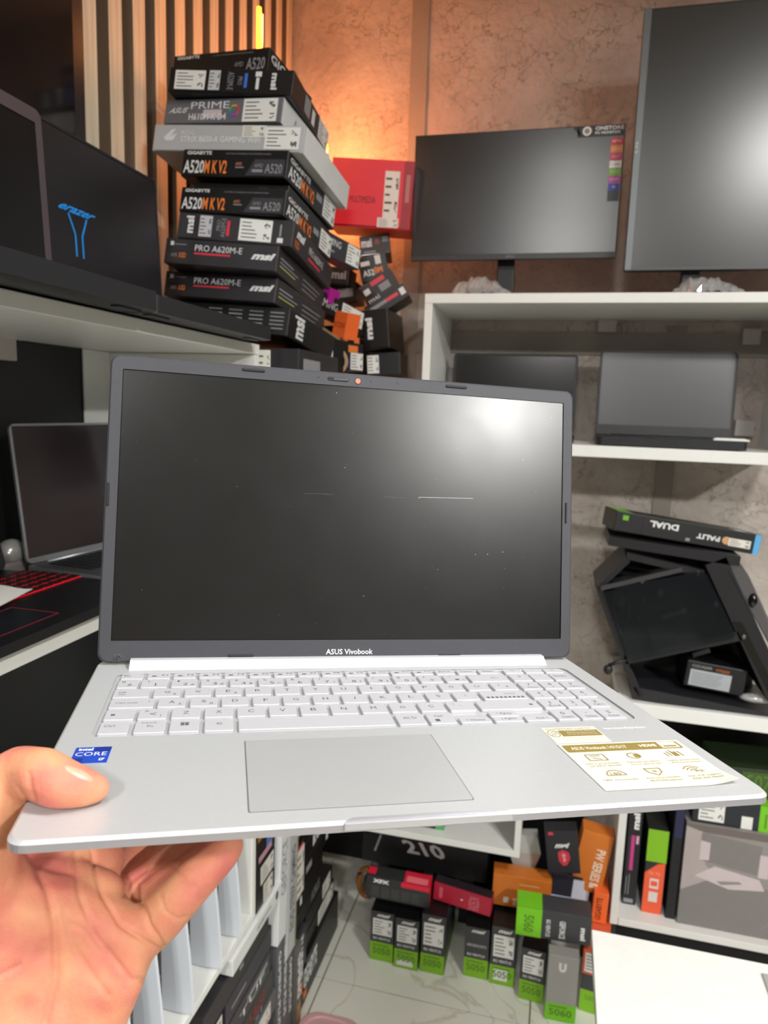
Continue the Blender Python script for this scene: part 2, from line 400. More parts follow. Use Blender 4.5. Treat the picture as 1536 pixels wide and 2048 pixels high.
# ---------------------------------------------------------------- laptops (other than the one held)
def laptop(name, label, M, W, D, H, ang, body, screen, thick=.02, deckm=None, keym=None, keys=True, lidt=.007, bez=(.008, .008, .014, .02), logo=None, rimm=None):
    # local x along width, y from front to hinge, z up
    t = thing(name, label, 'laptop', M)
    q = MB(); q.prism(rrect(0, 0, W, D, .012), 0.002, thick, body)
    for fx in (.04, W-.04):
        for fy in (.025, D-.03): q.box((fx-.025, fy-.006, 0), (fx+.025, fy+.006, .0022), PLASTIC)
    bs = q.build('base', t)
    if deckm:
        q = MB(); q.prism(rrect(.003, .003, W-.003, D-.012, .01), thick, thick+.0006, deckm); q.build('deck', bs)
    if keys:
        q = MB(); ky0 = D*.42; kw = (W-.05)/16; kh = (D*.88-ky0)/6
        for r in range(6):
            for c in range(16):
                if r == 0 and 4 <= c <= 8: continue
                q.box((.025+c*kw+.0012, ky0+r*kh+.0012, thick+.0006), (.025+(c+1)*kw-.0012, ky0+(r+1)*kh-.0012, thick+.0022), keym or PLASTIC)
        q.box((.025+4*kw+.001, ky0+.0012, thick+.0006), (.025+9*kw-.001, ky0+kh-.0012, thick+.0022), keym or PLASTIC)
        k = q.build('keyboard', bs); k['kind'] = 'stuff'
        q = MB(); q.box((W*.33, D*.07, thick+.0007), (W*.64, D*.37, thick+.0012), body, 0); q.build('touchpad', bs)
    # lid frame
    R = Matrix.Rotation(math.radians(ang-90), 4, 'X')
    lid = MB(); lid.M = Matrix.Translation((0, D-.006, thick+.001)) @ R.inverted()
    lid.M = Matrix.Translation((0, D-.006, thick+.001)) @ Matrix.Rotation(-math.radians(ang-90), 4, 'X')
    pl = rrect(0, .001, W, H, .011)
    lid.M = lid.M @ Matrix(((1, 0, 0, 0), (0, 0, 1, 0), (0, 1, 0, 0), (0, 0, 0, 1)))
    l, r_, tp, bt = bez
    outer = pl; inner = rrect(l, bt, W-r_, H-tp, .002)
    # z here is thickness away from viewer
    lid.loft([[(x, y, lidt) for x, y in outer], [(x, y, .0008) for x, y in outer], [(x*(W-.0016)/W+.0008, y, 0) for x, y in outer], [(x, y, 0) for x, y in inner], [(x, y, .0012) for x, y in inner]], rimm or body, cap0=True, cap1=False)
    ld = lid.build('lid', t)
    s = MB(); s.M = lid.M; s.add([(x, y, .0011) for x, y in inner], [tuple(range(len(inner)))], screen); s.build('screen', ld)
    if logo: logo(lid.M, ld)
    q = MB(); q.tube([(W*.12, D-.006, thick-.001), (W*.88, D-.006, thick-.001)], .005, body); q.build('hinge', t)
    return t
def place(x, y, z, yaw): return Matrix.Translation((x, y, z)) @ Matrix.Rotation(math.radians(yaw), 4, 'Z')
carb = mat('#17161a', .22, name='carbon_film', bump=.25, scale=700, spec=.6)
def erazer(M, ld):
    blue = mat('#1c8fe8', .35, name='print_blue')
    m = MB(); m.M = M
    F = lambda u, v, z: (u-.031, v, .0009-z)
    m.text('erazer', F, .147, .148, .230, .158, .0, blue, bold=.03, slant=1)
    for sg in (-1, 1):
        c = .158
        m.beam((c+sg*.0085, .082, .0007), (c+sg*.0085, .116, .0007), .0035, .0004, blue, (0, 0, 1))
        m.beam((c+sg*.0085, .116, .0007), (c+sg*.0225, .146, .0007), .0035, .0004, blue, (0, 0, 1))
    m.build('printed_logo', ld)
# facing +X : local x -> world y ; local y (front to hinge) -> world -x
zt = 1.7935
laptop('gaming_laptop', 'dark laptop with carbon pattern film and blue erazer logo on the top left shelf', place(-.545, .888, zt, 90), .40, .235, .272, 93, PLASTIC, carb, thick=.026, bez=(.004, .004, .004, .012), logo=erazer, lidt=.008)
laptop('gaming_laptop', 'thick black laptop at the left picture edge with plain black screen', place(-.536, .493, zt, 90), .389, .170, .236, 93, PLASTIC, SCR, thick=.027, bez=(.014, .012, .018, .03), rimm=mat('#4b4145', .35, name='warm_grey_bezel'))
zt = 1.3845
sy = .925
laptop('slim_laptop', 'slim silver laptop with dark purple screen standing open on the middle left shelf', place(-.646, .941, zt, 82), .33, .200, .232, 97, mat('#8d8f93', .35, .6, name='dark_silver'), mat('#1b1117', .15, name='purple_black_screen', spec=.5), thick=.016, deckm=mat('#4b4d50', .4, .4), keym=mat('#1c1d1f', .5), bez=(.004, .004, .004, .01), lidt=.005)
t = laptop('gaming_laptop', 'black laptop with red lit keyboard and red outlined touchpad on the middle left shelf', place(-.592, .60, zt, 90), .338, .265, .24, 104, mat('#0e0f12', .35, name='black_shell'), SCR, thick=.015, keym=mat('#0c0c0d', .5), keys=False)
bs = [c for c in t.children if c.name.startswith('base')][0]
RK = mat('#e01428', .5, emit=.35, name='red_key_glow'); KB = mat('#100c0d', .45, name='black_keycap')
kx = .085; z0 = .015
def redkey(x0, y0, x1, y1):
    q = MB(); q.box((x0, y0, z0+.0002), (x1, y1, z0+.0012), RK); q.box((x0+.0014, y0+.0022, z0+.0012), (x1-.0014, y1-.0006, z0+.0026), KB)
    q.build('key', bs)
rows = [(.124, 18), (.1425, 18), (.161, 18), (.1795, 18), (.198, 18), (.2165, 12)]
for r, (yy, hh) in enumerate(rows):
    for c in range(16):
        x0 = .02+c*.0202
        if r == 0 and 4 <= c <= 8: continue
        redkey(x0, yy, x0+.0188, yy+hh/1000-.0012)
redkey(.02+4*.0202, .124, .02+9*.0202-.0014, .1408)
q = MB()
PK = mat('#8a2a3a', .4, name='red_outline')
x0, y0, x1, y1 = .055, .027, .167, .100
for a, b in (((x0, y0), (x1, y0+.0008)), ((x0, y1-.0008), (x1, y1)), ((x0, y0), (x0+.0008, y1)), ((x1-.0008, y0), (x1, y1))):
    q.box((a[0], a[1], z0+.0001), (b[0], b[1], z0+.0006), PK)
q.box((x0+.001, y0+.001, z0), (x1-.001, y1-.001, z0+.0004), mat('#12161a', .3)); q.build('touchpad', bs)
# crumpled white sheet lying on it
q = MB(); n = 8
vs = []; 
A = atz(0, 1184, 1.412); B = atz(62, 1189, 1.412); C_ = atz(0, 1224, 1.412)
for i in range(n+1):
    for j in range(n+1):
        s_ = i/n; r_ = j/n
        p = Vector((-.82, .58, 0)).lerp(Vector((-.655, .58, 0)), s_).lerp(Vector((-.785, .84, 0)).lerp(Vector((-.72, .84, 0)), s_), r_); p.z = 1.4045+.004*math.sin(3*s_+2*r_)*s_*(1-s_)*2
        vs.append(tuple(p))
fs = [(i*(n+1)+j, (i+1)*(n+1)+j, (i+1)*(n+1)+j+1, i*(n+1)+j+1) for i in range(n) for j in range(n)]
q.add(vs, fs, PAPER, True); q.add([(a, b, c-.0006) for a, b, c in vs], [f[::-1] for f in fs], PAPER, True)
tag(q.build('paper_sheet'), 'white paper sheet lying on the red lit keyboard', 'paper')
# silver plastic packet behind it at the left edge
q = MB(); q.ell((0, 0, .005), (.022, .03, .024), mat('#8c8a88', .25, .3, name='grey_foil'), 10, 8); q.box((-.02, -.04, -.026), (.022, .03, -.006), mat('#77726f', .3), .004)
o = q.build('power_adapter'); o.location = (-.875, .975, 1.4125); tag(o, 'grey wrapped adapter between the two laptops on the middle left shelf', 'adapter')
# two laptops in the wall cabinet
yl = 2.19
a = aty(1206, 700, yl); b = aty(1482, 703, yl); c = aty(1194, 862, yl)
Wl = b.x-a.x
laptop('gaming_laptop', 'black gaming laptop with grey glowing reflection inside the wall cabinet', place(a.x-.004, yl-.17, czs+.0005, 0), Wl+.008, .19, a.z-czs-.022, 96, PLASTIC, mat('#121217', .34, name='satin_screen', spec=1.0, var=0), thick=.024, bez=(.007, .007, .006, .03))
a = aty(906, 706, yl+.02); b = aty(1158, 708, yl+.02)
laptop('office_laptop', 'black laptop with orange mirrored light on its screen behind the held laptop', place(a.x, yl-.13, czs+.0005, 0), b.x-a.x, .165, a.z-czs-.02, 93, PLASTIC, mat('#0c0a0a', .18, name='glossy_screen', spec=.9, var=0), thick=.02, bez=(.008, .008, .006, .02))
a = aty(1432, 893, 2.01)
q = MB(); q.prism([(0, 0), (.085, -.008), (.092, .03), (.004, .04)], 0, .004, PAPER); q.box((.005, .005, .004), (.08, .028, .006), WHITE)
o = q.build('price_card'); o.location = (a.x-.004, 2.028, czs+.0262); tag(o, 'small white card lying on the right end of the grey screened laptop', 'card')

# ---------------------------------------------------------------- monitors
ym = 2.13
a = aty(831, 271, ym); b = aty(1252, 251, ym); c = aty(827, 522, ym)
mw, mh = b.x-a.x, a.z-c.z
t = thing('monitor', 'smaller black monitor with colourful feature stickers on its right edge', 'monitor', (a.x, ym, c.z))
q = MB(); q.box((0, .001, 0), (mw, .012, mh), PLASTIC, .002); q.box((mw*.2, .012, .04), (mw*.8, .045, mh*.8), PLASTIC, .008); q.build('housing', t)
q = MB(); q.box((.003, 0, .016), (mw-.003, .0011, mh-.003), mat('#070709', .27, name='monitor_screen', spec=1.0, var=0)); q.build('screen', t)
q = MB(); q.box((0, -.003, 0), (mw, .0008, .015), mat('#35353a', .4), .0008); q.text('AOC', lambda u, v, z: (u, -.0031-z, v), mw*.5-.012, .005, mw*.5+.012, .011, .0, TXG); q.build('chin', t)
sx = mw*.475
q = MB(); q.box((sx-.025, .045, -(c.z-cz1)+.01), (sx+.025, .065, mh*.5), PLASTIC, .003); q.build('stand_neck', t)
q = MB(); q.prism(rrect(sx-.11, .0, sx+.11, .17, .02), -(c.z-cz1)+.0005, -(c.z-cz1)+.01, PLASTIC); q.build('stand_base', t)
cols = ['#d4323c', '#f08c3c', '#d83468', '#f2f0ee', '#7cb82c', '#c040a0', '#3a44b0']
words = ['IPS', '165Hz', '23.8"', '1 ms', 'G-SYNC', 'HDR', 'e']
q = MB(); F = lambda u, v, z: (u, -.0004-z, v)
q.quad(F, mw-.125, mh-.030, mw, mh-.001, .0, BLK)
q.add([F(mw-.125, mh-.001, .0), F(mw-.115, mh-.03, 0), F(mw-.14, mh-.001, 0)], [(0, 2, 1)], BLK)
q.text('ONSTORE', F, mw-.078, mh-.014, mw-.004, mh-.004, .0003, TXW, bold=.03); q.text('PC MONITOR', F, mw-.078, mh-.024, mw-.012, mh-.017, .0003, TXW, bold=.03)
cpts = [(mw-.1+.012*math.cos(i*PI/8), mh-.015+.012*math.sin(i*PI/8)) for i in range(16)]
q.add([F(x, y, .0003) for x, y in cpts], [tuple(range(16))], TXW)
cpts = [(mw-.1+.007*math.cos(i*PI/8), mh-.015+.007*math.sin(i*PI/8)) for i in range(16)]
q.add([F(x, y, .0005) for x, y in cpts], [tuple(range(16))], mat('#8a8470', .5))
q.build('corner_sticker', t)
for i, cc in enumerate(cols):
    q = MB(); zz = mh-.034-.0195*(i+1)
    q.box((mw-.035, -.0004, zz), (mw-.004, 0, zz+.018), mat(cc, .45), 0)
    q.text(words[i], F, mw-.031, zz+.006, mw-.009, zz+.013, .0003, TXW if i != 3 else INK); q.build('sticker', t)
q = MB(); q.box((mw-.035, -.0004, mh-.034-.0195*7-.028), (mw-.004, 0, mh-.034-.0195*7), BLK); q.build('sticker', t)
ym2 = 2.04
a = aty(1290, 17, ym2); c = aty(1256, 541, ym2); mh = a.z-c.z; mw = mh*1.35
t = thing('monitor', 'large black monitor with thick grey left frame at the upper right', 'monitor', Matrix.Translation((a.x, ym2, c.z)))
q = MB(); q.box((0, .001, 0), (mw, .03, mh), PLASTIC, .003); q.build('housing', t)
q = MB(); q.box((.018, 0, .008), (mw-.018, .0011, mh-.006), mat('#08090a', .29, name='large_monitor_screen', spec=1.0, var=0)); q.build('screen', t)
q = MB(); q.box((0, -.004, 0), (.0175, .0008, mh), mat('#6e7476', .35, .3, name='grey_frame_strip'), .001); q.text('LG', lambda u, v, z: (u, -.0041-z, v), .004, mh*.46, .009, mh*.5, 0, TXW, rot=90); q.build('side_strip', t)
q = MB(); q.box((.018, -.002, 0), (mw, .0008, .0075), mat('#4a4d50', .35)); q.build('lower_strip', t)
a2 = aty(1378, 560, ym2+.05)
sx = a2.x-a.x
q = MB(); q.box((sx-.022, .03, -(c.z-cz1)+.01), (sx+.022, .06, mh*.4), PLASTIC, .003); q.build('stand_neck', t)
q = MB(); q.prism(rrect(sx-.14, .065, sx+.14, .22, .02), -(c.z-cz1)+.0005, -(c.z-cz1)+.01, PLASTIC); q.build('stand_base', t)
# plastic bags with cables on the cabinet
BAG = bpy.data.materials.new('clear_plastic'); BAG.use_nodes = True
nt = BAG.node_tree; b_ = nt.nodes['Principled BSDF']; tr = nt.nodes.new('ShaderNodeBsdfTransparent'); mxs = nt.nodes.new('ShaderNodeMixShader'); mxs.inputs[0].default_value = .42
b_.inputs['Roughness'].default_value = .08; b_.inputs['Base Color'].default_value = (.8, .8, .8, 1); b_.inputs['Metallic'].default_value = .25
nt.links.new(tr.outputs[0], mxs.inputs[1]); nt.links.new(b_.outputs[0], mxs.inputs[2]); nt.links.new(mxs.outputs[0], nt.nodes['Material Output'].inputs[0])
def bag(u0, u1, v0, label):
    a = aty(u0, 583, 2.03); b = aty(u1, 583, 2.03); h = aty(u0, v0, 2.03).z-cz1
    wd = b.x-a.x; t = thing('plastic_bag', label, 'bag', (a.x, 2.008, cz1+.0006))
    q = MB(); n = 22; m = 9; rnd = random.Random(u0); vs = []
    for i in range(n+1):
        s = i/n; hh = h*(math.sin(PI*min(1, s*1.02)**.8))*(.75+.3*rnd.random())
        for j in range(m):
            a_ = PI*j/(m-1); vs.append((s*wd, .04-.045*math.cos(a_)*math.sin(PI*s)**.4+rnd.uniform(-.003, .003), max(0, hh*math.sin(a_)+rnd.uniform(-.004, .004))))
    fs = [(i*m+j, (i+1)*m+j, (i+1)*m+j+1, i*m+j+1) for i in range(n) for j in range(m-1)]
    q.add(vs, fs, BAG); q.build('bag_film', t)
    q = MB()
    pts = [(wd*(.5+.26*math.cos(k*.7)), .04+.02*math.sin(k*.7), .004+h*.035*k**.5+.004) for k in range(24)]
    q.tube(pts, .0035, PLASTIC, 6); q.build('cable_coil', t)
bag(898, 1030, 550, 'crumpled clear plastic bag with cables under the smaller monitor')
bag(1342, 1500, 546, 'crumpled clear plastic bag with cables under the large monitor')

# ---------------------------------------------------------------- cartons
def faces(w, d, h):
    e = .0003
    return {'front': lambda u, v, z: (u*w, -z-e, v*h), 'right': lambda u, v, z: (w+z+e, u*d, v*h),
            'top': lambda u, v, z: (u*w, v*d, h+z+e), 'left': lambda u, v, z: (-z-e, (1-u)*d, v*h)}
def carton(name, label, M, dims, body, decals=(), group=None, cat='box', facecol=None, flaps=True):
    w_, d_, h_ = dims
    t = thing(name, label, cat, M, group)
    q = MB(); q.box((0, 0, 0), dims, body, min(.0015, h_*.05))
    Fs = faces(*dims)
    for fn, m in (facecol or {}).items(): q.quad(Fs[fn], .005, .01, .995, .99, 0, m)
    if flaps:   # tuck flap slots on the front and the right side
        q.quad(Fs['front'], .02, .015, .98, .03, .0001, GLOSSBLACK)
        q.quad(Fs['right'], .0, .0, .004, 1, .0001, mat('#6b675f', .6))
    q.build('carton', t)
    p = MB(); np_ = 0
    for k, dc in enumerate(decals):
        F = Fs[dc[1]]
        if dc[0] == 't':
            o = dc[8] if len(dc) > 8 else {}
            p.text(dc[2], F, dc[3], dc[4], dc[5], dc[6], .0005+.00002*k, dc[7], rot=o.get('rot', 0), slant=o.get('sl', 0), bold=o.get('b', 0.0)); np_ += 1
        elif dc[0] == 'r': p.quad(F, dc[2], dc[3], dc[4], dc[5], .0002+.00002*k, dc[6]); np_ += 1
        elif dc[0] == 'p':   # polygon
            p.add([F(u, v, .0002+.00002*k) for u, v in dc[2]], [tuple(range(len(dc[2])))], dc[3]); np_ += 1
        elif dc[0] == 's':
            s = MB(); u0, v0, u1, v1 = dc[2:6]; rnd = random.Random(int(u0*1000+v0*77+k))
            a = F(u0, v0, .0004); b = F(u1, v1, .0009)
            s.box([min(a[i], b[i]) for i in range(3)], [max(a[i], b[i]) for i in range(3)], dc[6] if len(dc) > 6 else PAPER)
            for r in range(5):
                vv = v1-(v1-v0)*(.14+.17*r); ln = rnd.uniform(.35, .62)
                s.quad(F, u0+(u1-u0)*.07, vv-(v1-v0)*.045, u0+(u1-u0)*ln, vv, .0011, INK)
            for qy in (.62, .12):
                for i in range(4):
                    for j in range(4):
                        if rnd.random() < .55:
                            uu = u0+(u1-u0)*(.76+.045*i); vv = v0+(v1-v0)*(qy+.06*j)
                            s.quad(F, uu, vv, uu+(u1-u0)*.042, vv+(v1-v0)*.055, .0011, INK)
            s.build('label_sticker', t)
    if np_: p.build('printed_lettering', t)['kind'] = 'stuff'
    return t
TILT = Matrix.Rotation(math.radians(-7), 3, 'X') @ Matrix.Rotation(math.radians(4.5), 3, 'Y')
def stackpose(o, yaw): return pose(o, TILT @ Matrix.Rotation(math.radians(yaw), 3, 'Z'))
GREY = mat('#6b6a70', .35, name='grey_card'); SIL = mat('#b4b5b6', .35, name='silver_card'); SILW = mat('#dadcdb', .4, name='white_card')
def gig(model=True):
    D = [('t', 'front', 'GIGABYTE', .04, .80, .28, .93, TXW, {'b': .03}), ('t', 'front', 'ULTRA DURABLE MOTHERBOARD', .42, .82, .84, .87, TXG),
         ('p', 'front', [(.62, .08), (.98, .08), (.98, .66), (.70, .66)], mat('#3c3a40', .4)),
         ('t', 'front', 'A520', .02, .12, .22, .60, TXW, {'b': .02}), ('t', 'front', 'M K V2', .225, .12, .44, .60, ORG, {'b': .02}),
         ('t', 'front', 'AMD', .52, .42, .58, .54, mat('#c88060', .5)), ('t', 'front', 'A520', .80, .16, .96, .50, TXG, {'b': .01}), ('t', 'front', 'AMD', .70, .36, .78, .50, TXG), ('r', 'front', .68, .2, .78, .3, TXG),
         ('r', 'front', .52, .34, .6, .38, TXG), ('t', 'right', 'GIGABYTE', .04, .68, .42, .86, TXW, {'b': .02}), ('t', 'right', 'A520', .03, .12, .26, .58, TXW, {'b': .02}), ('t', 'right', 'M K V2', .27, .12, .52, .58, ORG, {'b': .02}),
         ('r', 'right', .56, .45, .68, .7, TXG), ('s', 'right', .72, .1, .98, .95)]
    return D
def pro(sticker=False):
    return [('t', 'front', 'PRO A620M-E', .27, .56, .69, .80, TXW), ('r', 'front', .265, .43, .59, .50, RED), ('t', 'front', 'msi', .79, .40, .97, .68, TXW, {'b': .05, 'sl': 1}),
            ('r', 'front', .045, .72, .075, .88, TXW), ('r', 'front', .085, .76, .19, .79, TXG), ('t', 'front', 'AM5', .06, .28, .115, .42, TXG),
            ('t', 'front', 'X3D', .13, .26, .195, .46, ORG), ('p', 'front', [(.02, .1), (.24, .1), (.2, .55), (.02, .55)], mat('#2c2421', .4)),
            ('r', 'right', .05, .6, .3, .66, TXG), ('r', 'right', .05, .45, .4, .5, TXG), ('r', 'right', .05, .3, .35, .35, mat('#a8b060', .5)), ('r', 'right', .5, .6, .9, .64, TXG), ('r', 'right', .5, .4, .85, .44, TXG), ('r', 'right', .5, .2, .8, .24, TXG)]
G1_ = 'stacked motherboard boxes by the slatted wall'
carton('motherboard_box', 'black GIGABYTE A520 box on top of the stack, beneath the orange tube', stackpose((-.870, 1.489, 2.362), -7.1), (.238, .19, .050), BLK, gig()[:2]+[('t', 'front', 'A520', .78, .12, .97, .62, TXG, {'b': .02}), ('t', 'front', 'AMD', .66, .3, .75, .5, TXG), ('t', 'right', 'GIGABYTE', .04, .5, .9, .85, TXW, {'b': .02})], G1_)
carton('motherboard_box', 'black MSI box with blue PRO pill and white barcode label, second from stack top', stackpose((-.843, 1.427, 2.311), 2.2), (.272, .25, .0505), BLK,
       [('s', 'front', .05, .12, .30, .88), ('s', 'front', .33, .12, .42, .9, mat('#c9c9cb', .5)), ('t', 'front', 'A520M-E', .48, .15, .53, .85, TXG, {'rot': 270}), ('t', 'front', 'PRO', .565, .35, .60, .68, TXG, {'rot': 270}), ('r', 'front', .615, .25, .64, .82, mat('#3f6fd0', .4)),
        ('r', 'front', .70, .7, .75, .9, TXW), ('r', 'front', .71, .2, .735, .66, TXW), ('t', 'front', 'msi', .83, .2, .88, .85, TXW, {'rot': 270, 'b': .04}), ('r', 'right', .3, .2, .45, .9, TXG), ('r', 'right', .5, .2, .58, .8, TXW), ('s', 'right', .70, .1, .97, .95)], G1_)
q = carton('motherboard_box', 'grey ASUS PRIME box with colour ring logo and white right side', stackpose((-.867, 1.449, 2.257), -3.5), (.276, .25, .051), GREY,
       [('t', 'front', 'ASUS', .05, .44, .20, .66, TXW, {'b': .02, 'sl': 1}), ('t', 'front', 'PRIME', .23, .60, .56, .88, TXW, {'b': .0}), ('t', 'front', 'H610M-K D4', .22, .14, .54, .42, TXW, {'b': .02}),
        ('r', 'front', .34, .22, .50, .56, mat('#c9bcc0', .5)), ('s', 'front', .68, .05, .96, .95), ('t', 'right', 'A', .2, .2, .3, .7, TXG)], G1_, facecol={'right': SILW})
r_ = MB(); wq, hq = .276, .051
for k in range(12):
    a0 = 2*PI*k/12; a1 = 2*PI*(k+1)/12; cm = mat(['#d04040', '#d8a030', '#50b050', '#4070c8', '#a040a0', '#d04878'][k//2], .4)
    cx_, cz_ = wq*.605, hq*.5
    r_.add([(cx_+rr*math.cos(aa), -.0009, cz_+rr*math.sin(aa)) for rr, aa in ((.0085, a0), (.0125, a0), (.0125, a1), (.0085, a1))], [(0, 1, 2, 3)], cm)
r_.build('colour_ring', q)
carton('motherboard_box', 'wide silver ROG STRIX box jutting out of the stack', stackpose((-.887, 1.436, 2.201), -1.4), (.346, .282, .055), SIL,
       [('t', 'front', 'ROG', .19, .62, .28, .78, TXW), ('t', 'front', 'STRIX B650-A GAMING WIFI', .19, .34, .72, .58, TXW, {'b': .02}), ('p', 'front', [(.07, .5), (.12, .8), (.15, .85), (.12, .55), (.16, .7), (.14, .4), (.09, .38)], TXW),
        ('s', 'front', .60, .55, .75, .98, mat('#e2e2d8', .5)), ('s', 'front', .75, .12, .97, .92), ('t', 'front', ' .', .4, .0, .41, .01, TXW)], G1_, facecol={'right': SILW})
carton('motherboard_box', 'upper of two GIGABYTE A520M K V2 boxes, orange letters, under the silver box', stackpose((-.808, 1.415, 2.140), -2.1), (.239, .279, .056), BLK, gig(), G1_)
carton('motherboard_box', 'thin black box between the two GIGABYTE A520M K V2 boxes', stackpose((-.786, 1.428, 2.109), -1.0), (.215, .25, .023), BLK, [('r', 'front', .06, .3, .3, .5, DARK), ('p', 'front', [(.72, .1), (.82, .1), (.78, .8), (.68, .8)], DARK)], G1_)
carton('motherboard_box', 'lower of two GIGABYTE A520M K V2 boxes, directly above the label covered MSI box', stackpose((-.799, 1.391, 2.063), -1.8), (.236, .268, .051), BLK, gig(), G1_)
carton('motherboard_box', 'black MSI box with sideways red stripe and square white label in mid stack', stackpose((-.798, 1.379, 2.009), 3.4), (.249, .302, .053), DARK,
       [('t', 'front', 'msi', .07, .22, .14, .88, TXW, {'rot': 90, 'b': .04}), ('s', 'front', .19, .12, .30, .92, mat('#bfbfc2', .5)), ('t', 'front', 'PRO', .34, .4, .375, .8, TXG, {'rot': 90}), ('t', 'front', 'A620M-E', .38, .15, .42, .88, TXG, {'rot': 90}), ('r', 'front', .43, .22, .455, .8, RED), ('s', 'front', .54, .1, .82, .92),
        ('r', 'front', .87, .12, .92, .3, TXW), ('r', 'front', .885, .35, .90, .8, TXG), ('t', 'right', 'msi', .08, .5, .24, .85, TXW, {'b': .05, 'sl': 1}), ('t', 'right', 'X3D', .04, .12, .14, .4, ORG), ('t', 'right', 'PRO A620M-E', .36, .42, .72, .7, TXW), ('r', 'right', .36, .2, .66, .3, RED), ('s', 'right', .40, .74, .42, .75)], G1_)
carton('motherboard_box', 'upper of two MSI PRO A620M-E boxes with red underline', stackpose((-.824, 1.371, 1.958), 1.7), (.248, .309, .052), DARK, pro(), G1_)
carton('motherboard_box', 'lower of two MSI PRO A620M-E boxes with red underline', stackpose((-.853, 1.417, 1.900), -2.9), (.264, .268, .053), DARK, pro(), G1_)
tbl = [('r', 'front', .30+.18*i, .22+.14*j, .30+.18*i+.12, .26+.14*j, TXG) for i in range(4) for j in range(5)]
carton('motherboard_box', 'black MSI box with printed specification table behind the laptop base', stackpose((-.837, 1.431, 1.836), -2.7), (.270, .268, .058), BLK, tbl+[('t', 'right', 'msi', .1, .1, .3, .9, TXW, {'rot': 90, 'b': .04})], G1_)
# lower boxes of that column: one standing with its white label, and the ones carrying the stack
def at_front(u, v, y): return aty(u, v, y)
a = aty(515, 672, 1.372); b = aty(598, 672, 1.372)
carton('motherboard_box', 'black box with large cream barcode label beside the upper shelf end', Matrix.Translation((-.80, 1.372, 1.70)), (b.x+.80, .26, .088), DARK, [('s', 'front', 1-(b.x-aty(515, 690, 1.372).x)/(b.x+.80), .08, .78, .96, mat('#e8e8dc', .5)), ('r', 'right', .1, .2, .5, .8, TXG)], G1_)
hz = 1.70; k = 0
for zz in (1.62, 1.545, 1.47, 1.395, 1.32, 1.245, 1.17, 1.095, 1.02, .945, .87, .795):
    pass
# ---- boxes deeper in the corner, right of the stack
def fitbox(name, label, u, v, y, dims, yaw, body, dec=(), pit=0, rol=0, group='boxes heaped in the room corner', fc=None, ref=(0, 0, 0)):
    """box whose reference corner (fractions of dims) sits on the ray of a picture point at depth y"""
    R = rotE(yaw, pit, rol); p = aty(u, v, y)-R @ Vector([dims[i]*ref[i] for i in range(3)])
    return carton(name, label, pose(p, R), dims, body, dec, group, facecol=fc)
SMALLTXT = lambda f: [('r', f, .08, .6, .45, .7, TXG), ('r', f, .08, .35, .38, .42, TXG), ('t', f, 'msi', .62, .3, .92, .7, TXW, {'b': .04})]
fitbox('motherboard_box', 'dark grey box with tall white end label below the silver box end', 717, 541, 1.80, (.05, .26, .052), -20, mat('#3d3d42', .4), [('s', 'right', .78, .06, .98, .94), ('t', 'right', 'GAMING', .4, .5, .68, .8, TXW), ('r', 'right', .3, .2, .6, .3, TXG)], ref=(1, 1, 0), pit=-7, rol=4.5)
fitbox('motherboard_box', 'black box with white label and slanted lettering above the orange box', 664, 640, 1.86, (.05, .24, .05), -22, BLK, [('s', 'right', .7, .06, .98, .94), ('t', 'right', 'AORUS', .25, .3, .6, .7, TXW)], ref=(1, 1, 0), pit=-8, rol=2)
fitbox('motherboard_box', 'black box with long white end label below right of the orange box', 724, 662, 1.95, (.05, .27, .05), -20, BLK, [('s', 'right', .62, .06, .98, .94), ('t', 'right', 'GAMING', .2, .3, .55, .7, TXW), ('r', 'right', .02, .2, .15, .7, ORG)], ref=(1, 1, 0), pit=-10, rol=3)
OR2 = mat('#ee6a30', .4, name='orange_card')
fitbox('processor_box', 'small bright orange box in the heap behind the stack', 694, 642, 1.78, (.045, .05, .066), -25, OR2, [('t', 'front', 'RYZEN', .1, .4, .9, .6, mat('#b04a20', .5), {'rot': 0}), ('r', 'left', .1, .1, .9, .9, PAPER)], rol=12, ref=(1, 0, .7))
MG = mat('#c818a8', .4, name='magenta_card')
fitbox('processor_box', 'tiny magenta topped box beside the black box ends', 658, 608, 1.80, (.03, .06, .04), -5, MG, [], ref=(1, 0, 0), rol=10)
# opened carton flap
q = MB(); A = aty(590, 617, 1.66); B = aty(686, 681, 1.80); dv = Vector((0, 0, -.006)); back = Vector((-.05, .12, .02))
q.loft([[tuple(A), tuple(A+back), tuple(A+back+dv), tuple(A+dv)], [tuple(B), tuple(B+back), tuple(B+back+dv), tuple(B+dv)]], KRAFT)
o = q.build('carton_lid'); tag(o, 'bent kraft carton lid edge under the black boxes', 'carton')
fitbox('motherboard_box', 'black MSI box with red stripe and white label under the kraft lid', 606, 742, 1.56, (.05, .20, .085), -14, BLK, [('s', 'right', .12, .30, .62, .95), ('r', 'right', .1, .04, .45, .12, RED), ('r', 'right', .02, .3, .08, .9, RED)], ref=(1, 0, 0))
fitbox('motherboard_box', 'dark box with orange print and white end just above the held laptop', 703, 742, 1.88, (.06, .13, .075), -20, mat('#1a1a2a', .4), [('s', 'right', .55, .05, .98, .65), ('r', 'right', .1, .66, .8, .9, ORG), ('r', 'right', .1, .1, .5, .4, mat('#3a4a90', .4))], ref=(1, .6, 0))
fitbox('motherboard_box', 'black box with orange stripes under the long white label', 700, 690, 1.92, (.05, .12, .045), -20, BLK, [('r', 'right', .1, .2, .5, .8, ORG), ('r', 'right', .55, .5, .7, .9, TXW), ('r', 'right', .75, .1, .95, .5, ORG)], ref=(1, .6, 0))
q = MB(); c = aty(668, 722, 1.72)
loops = []
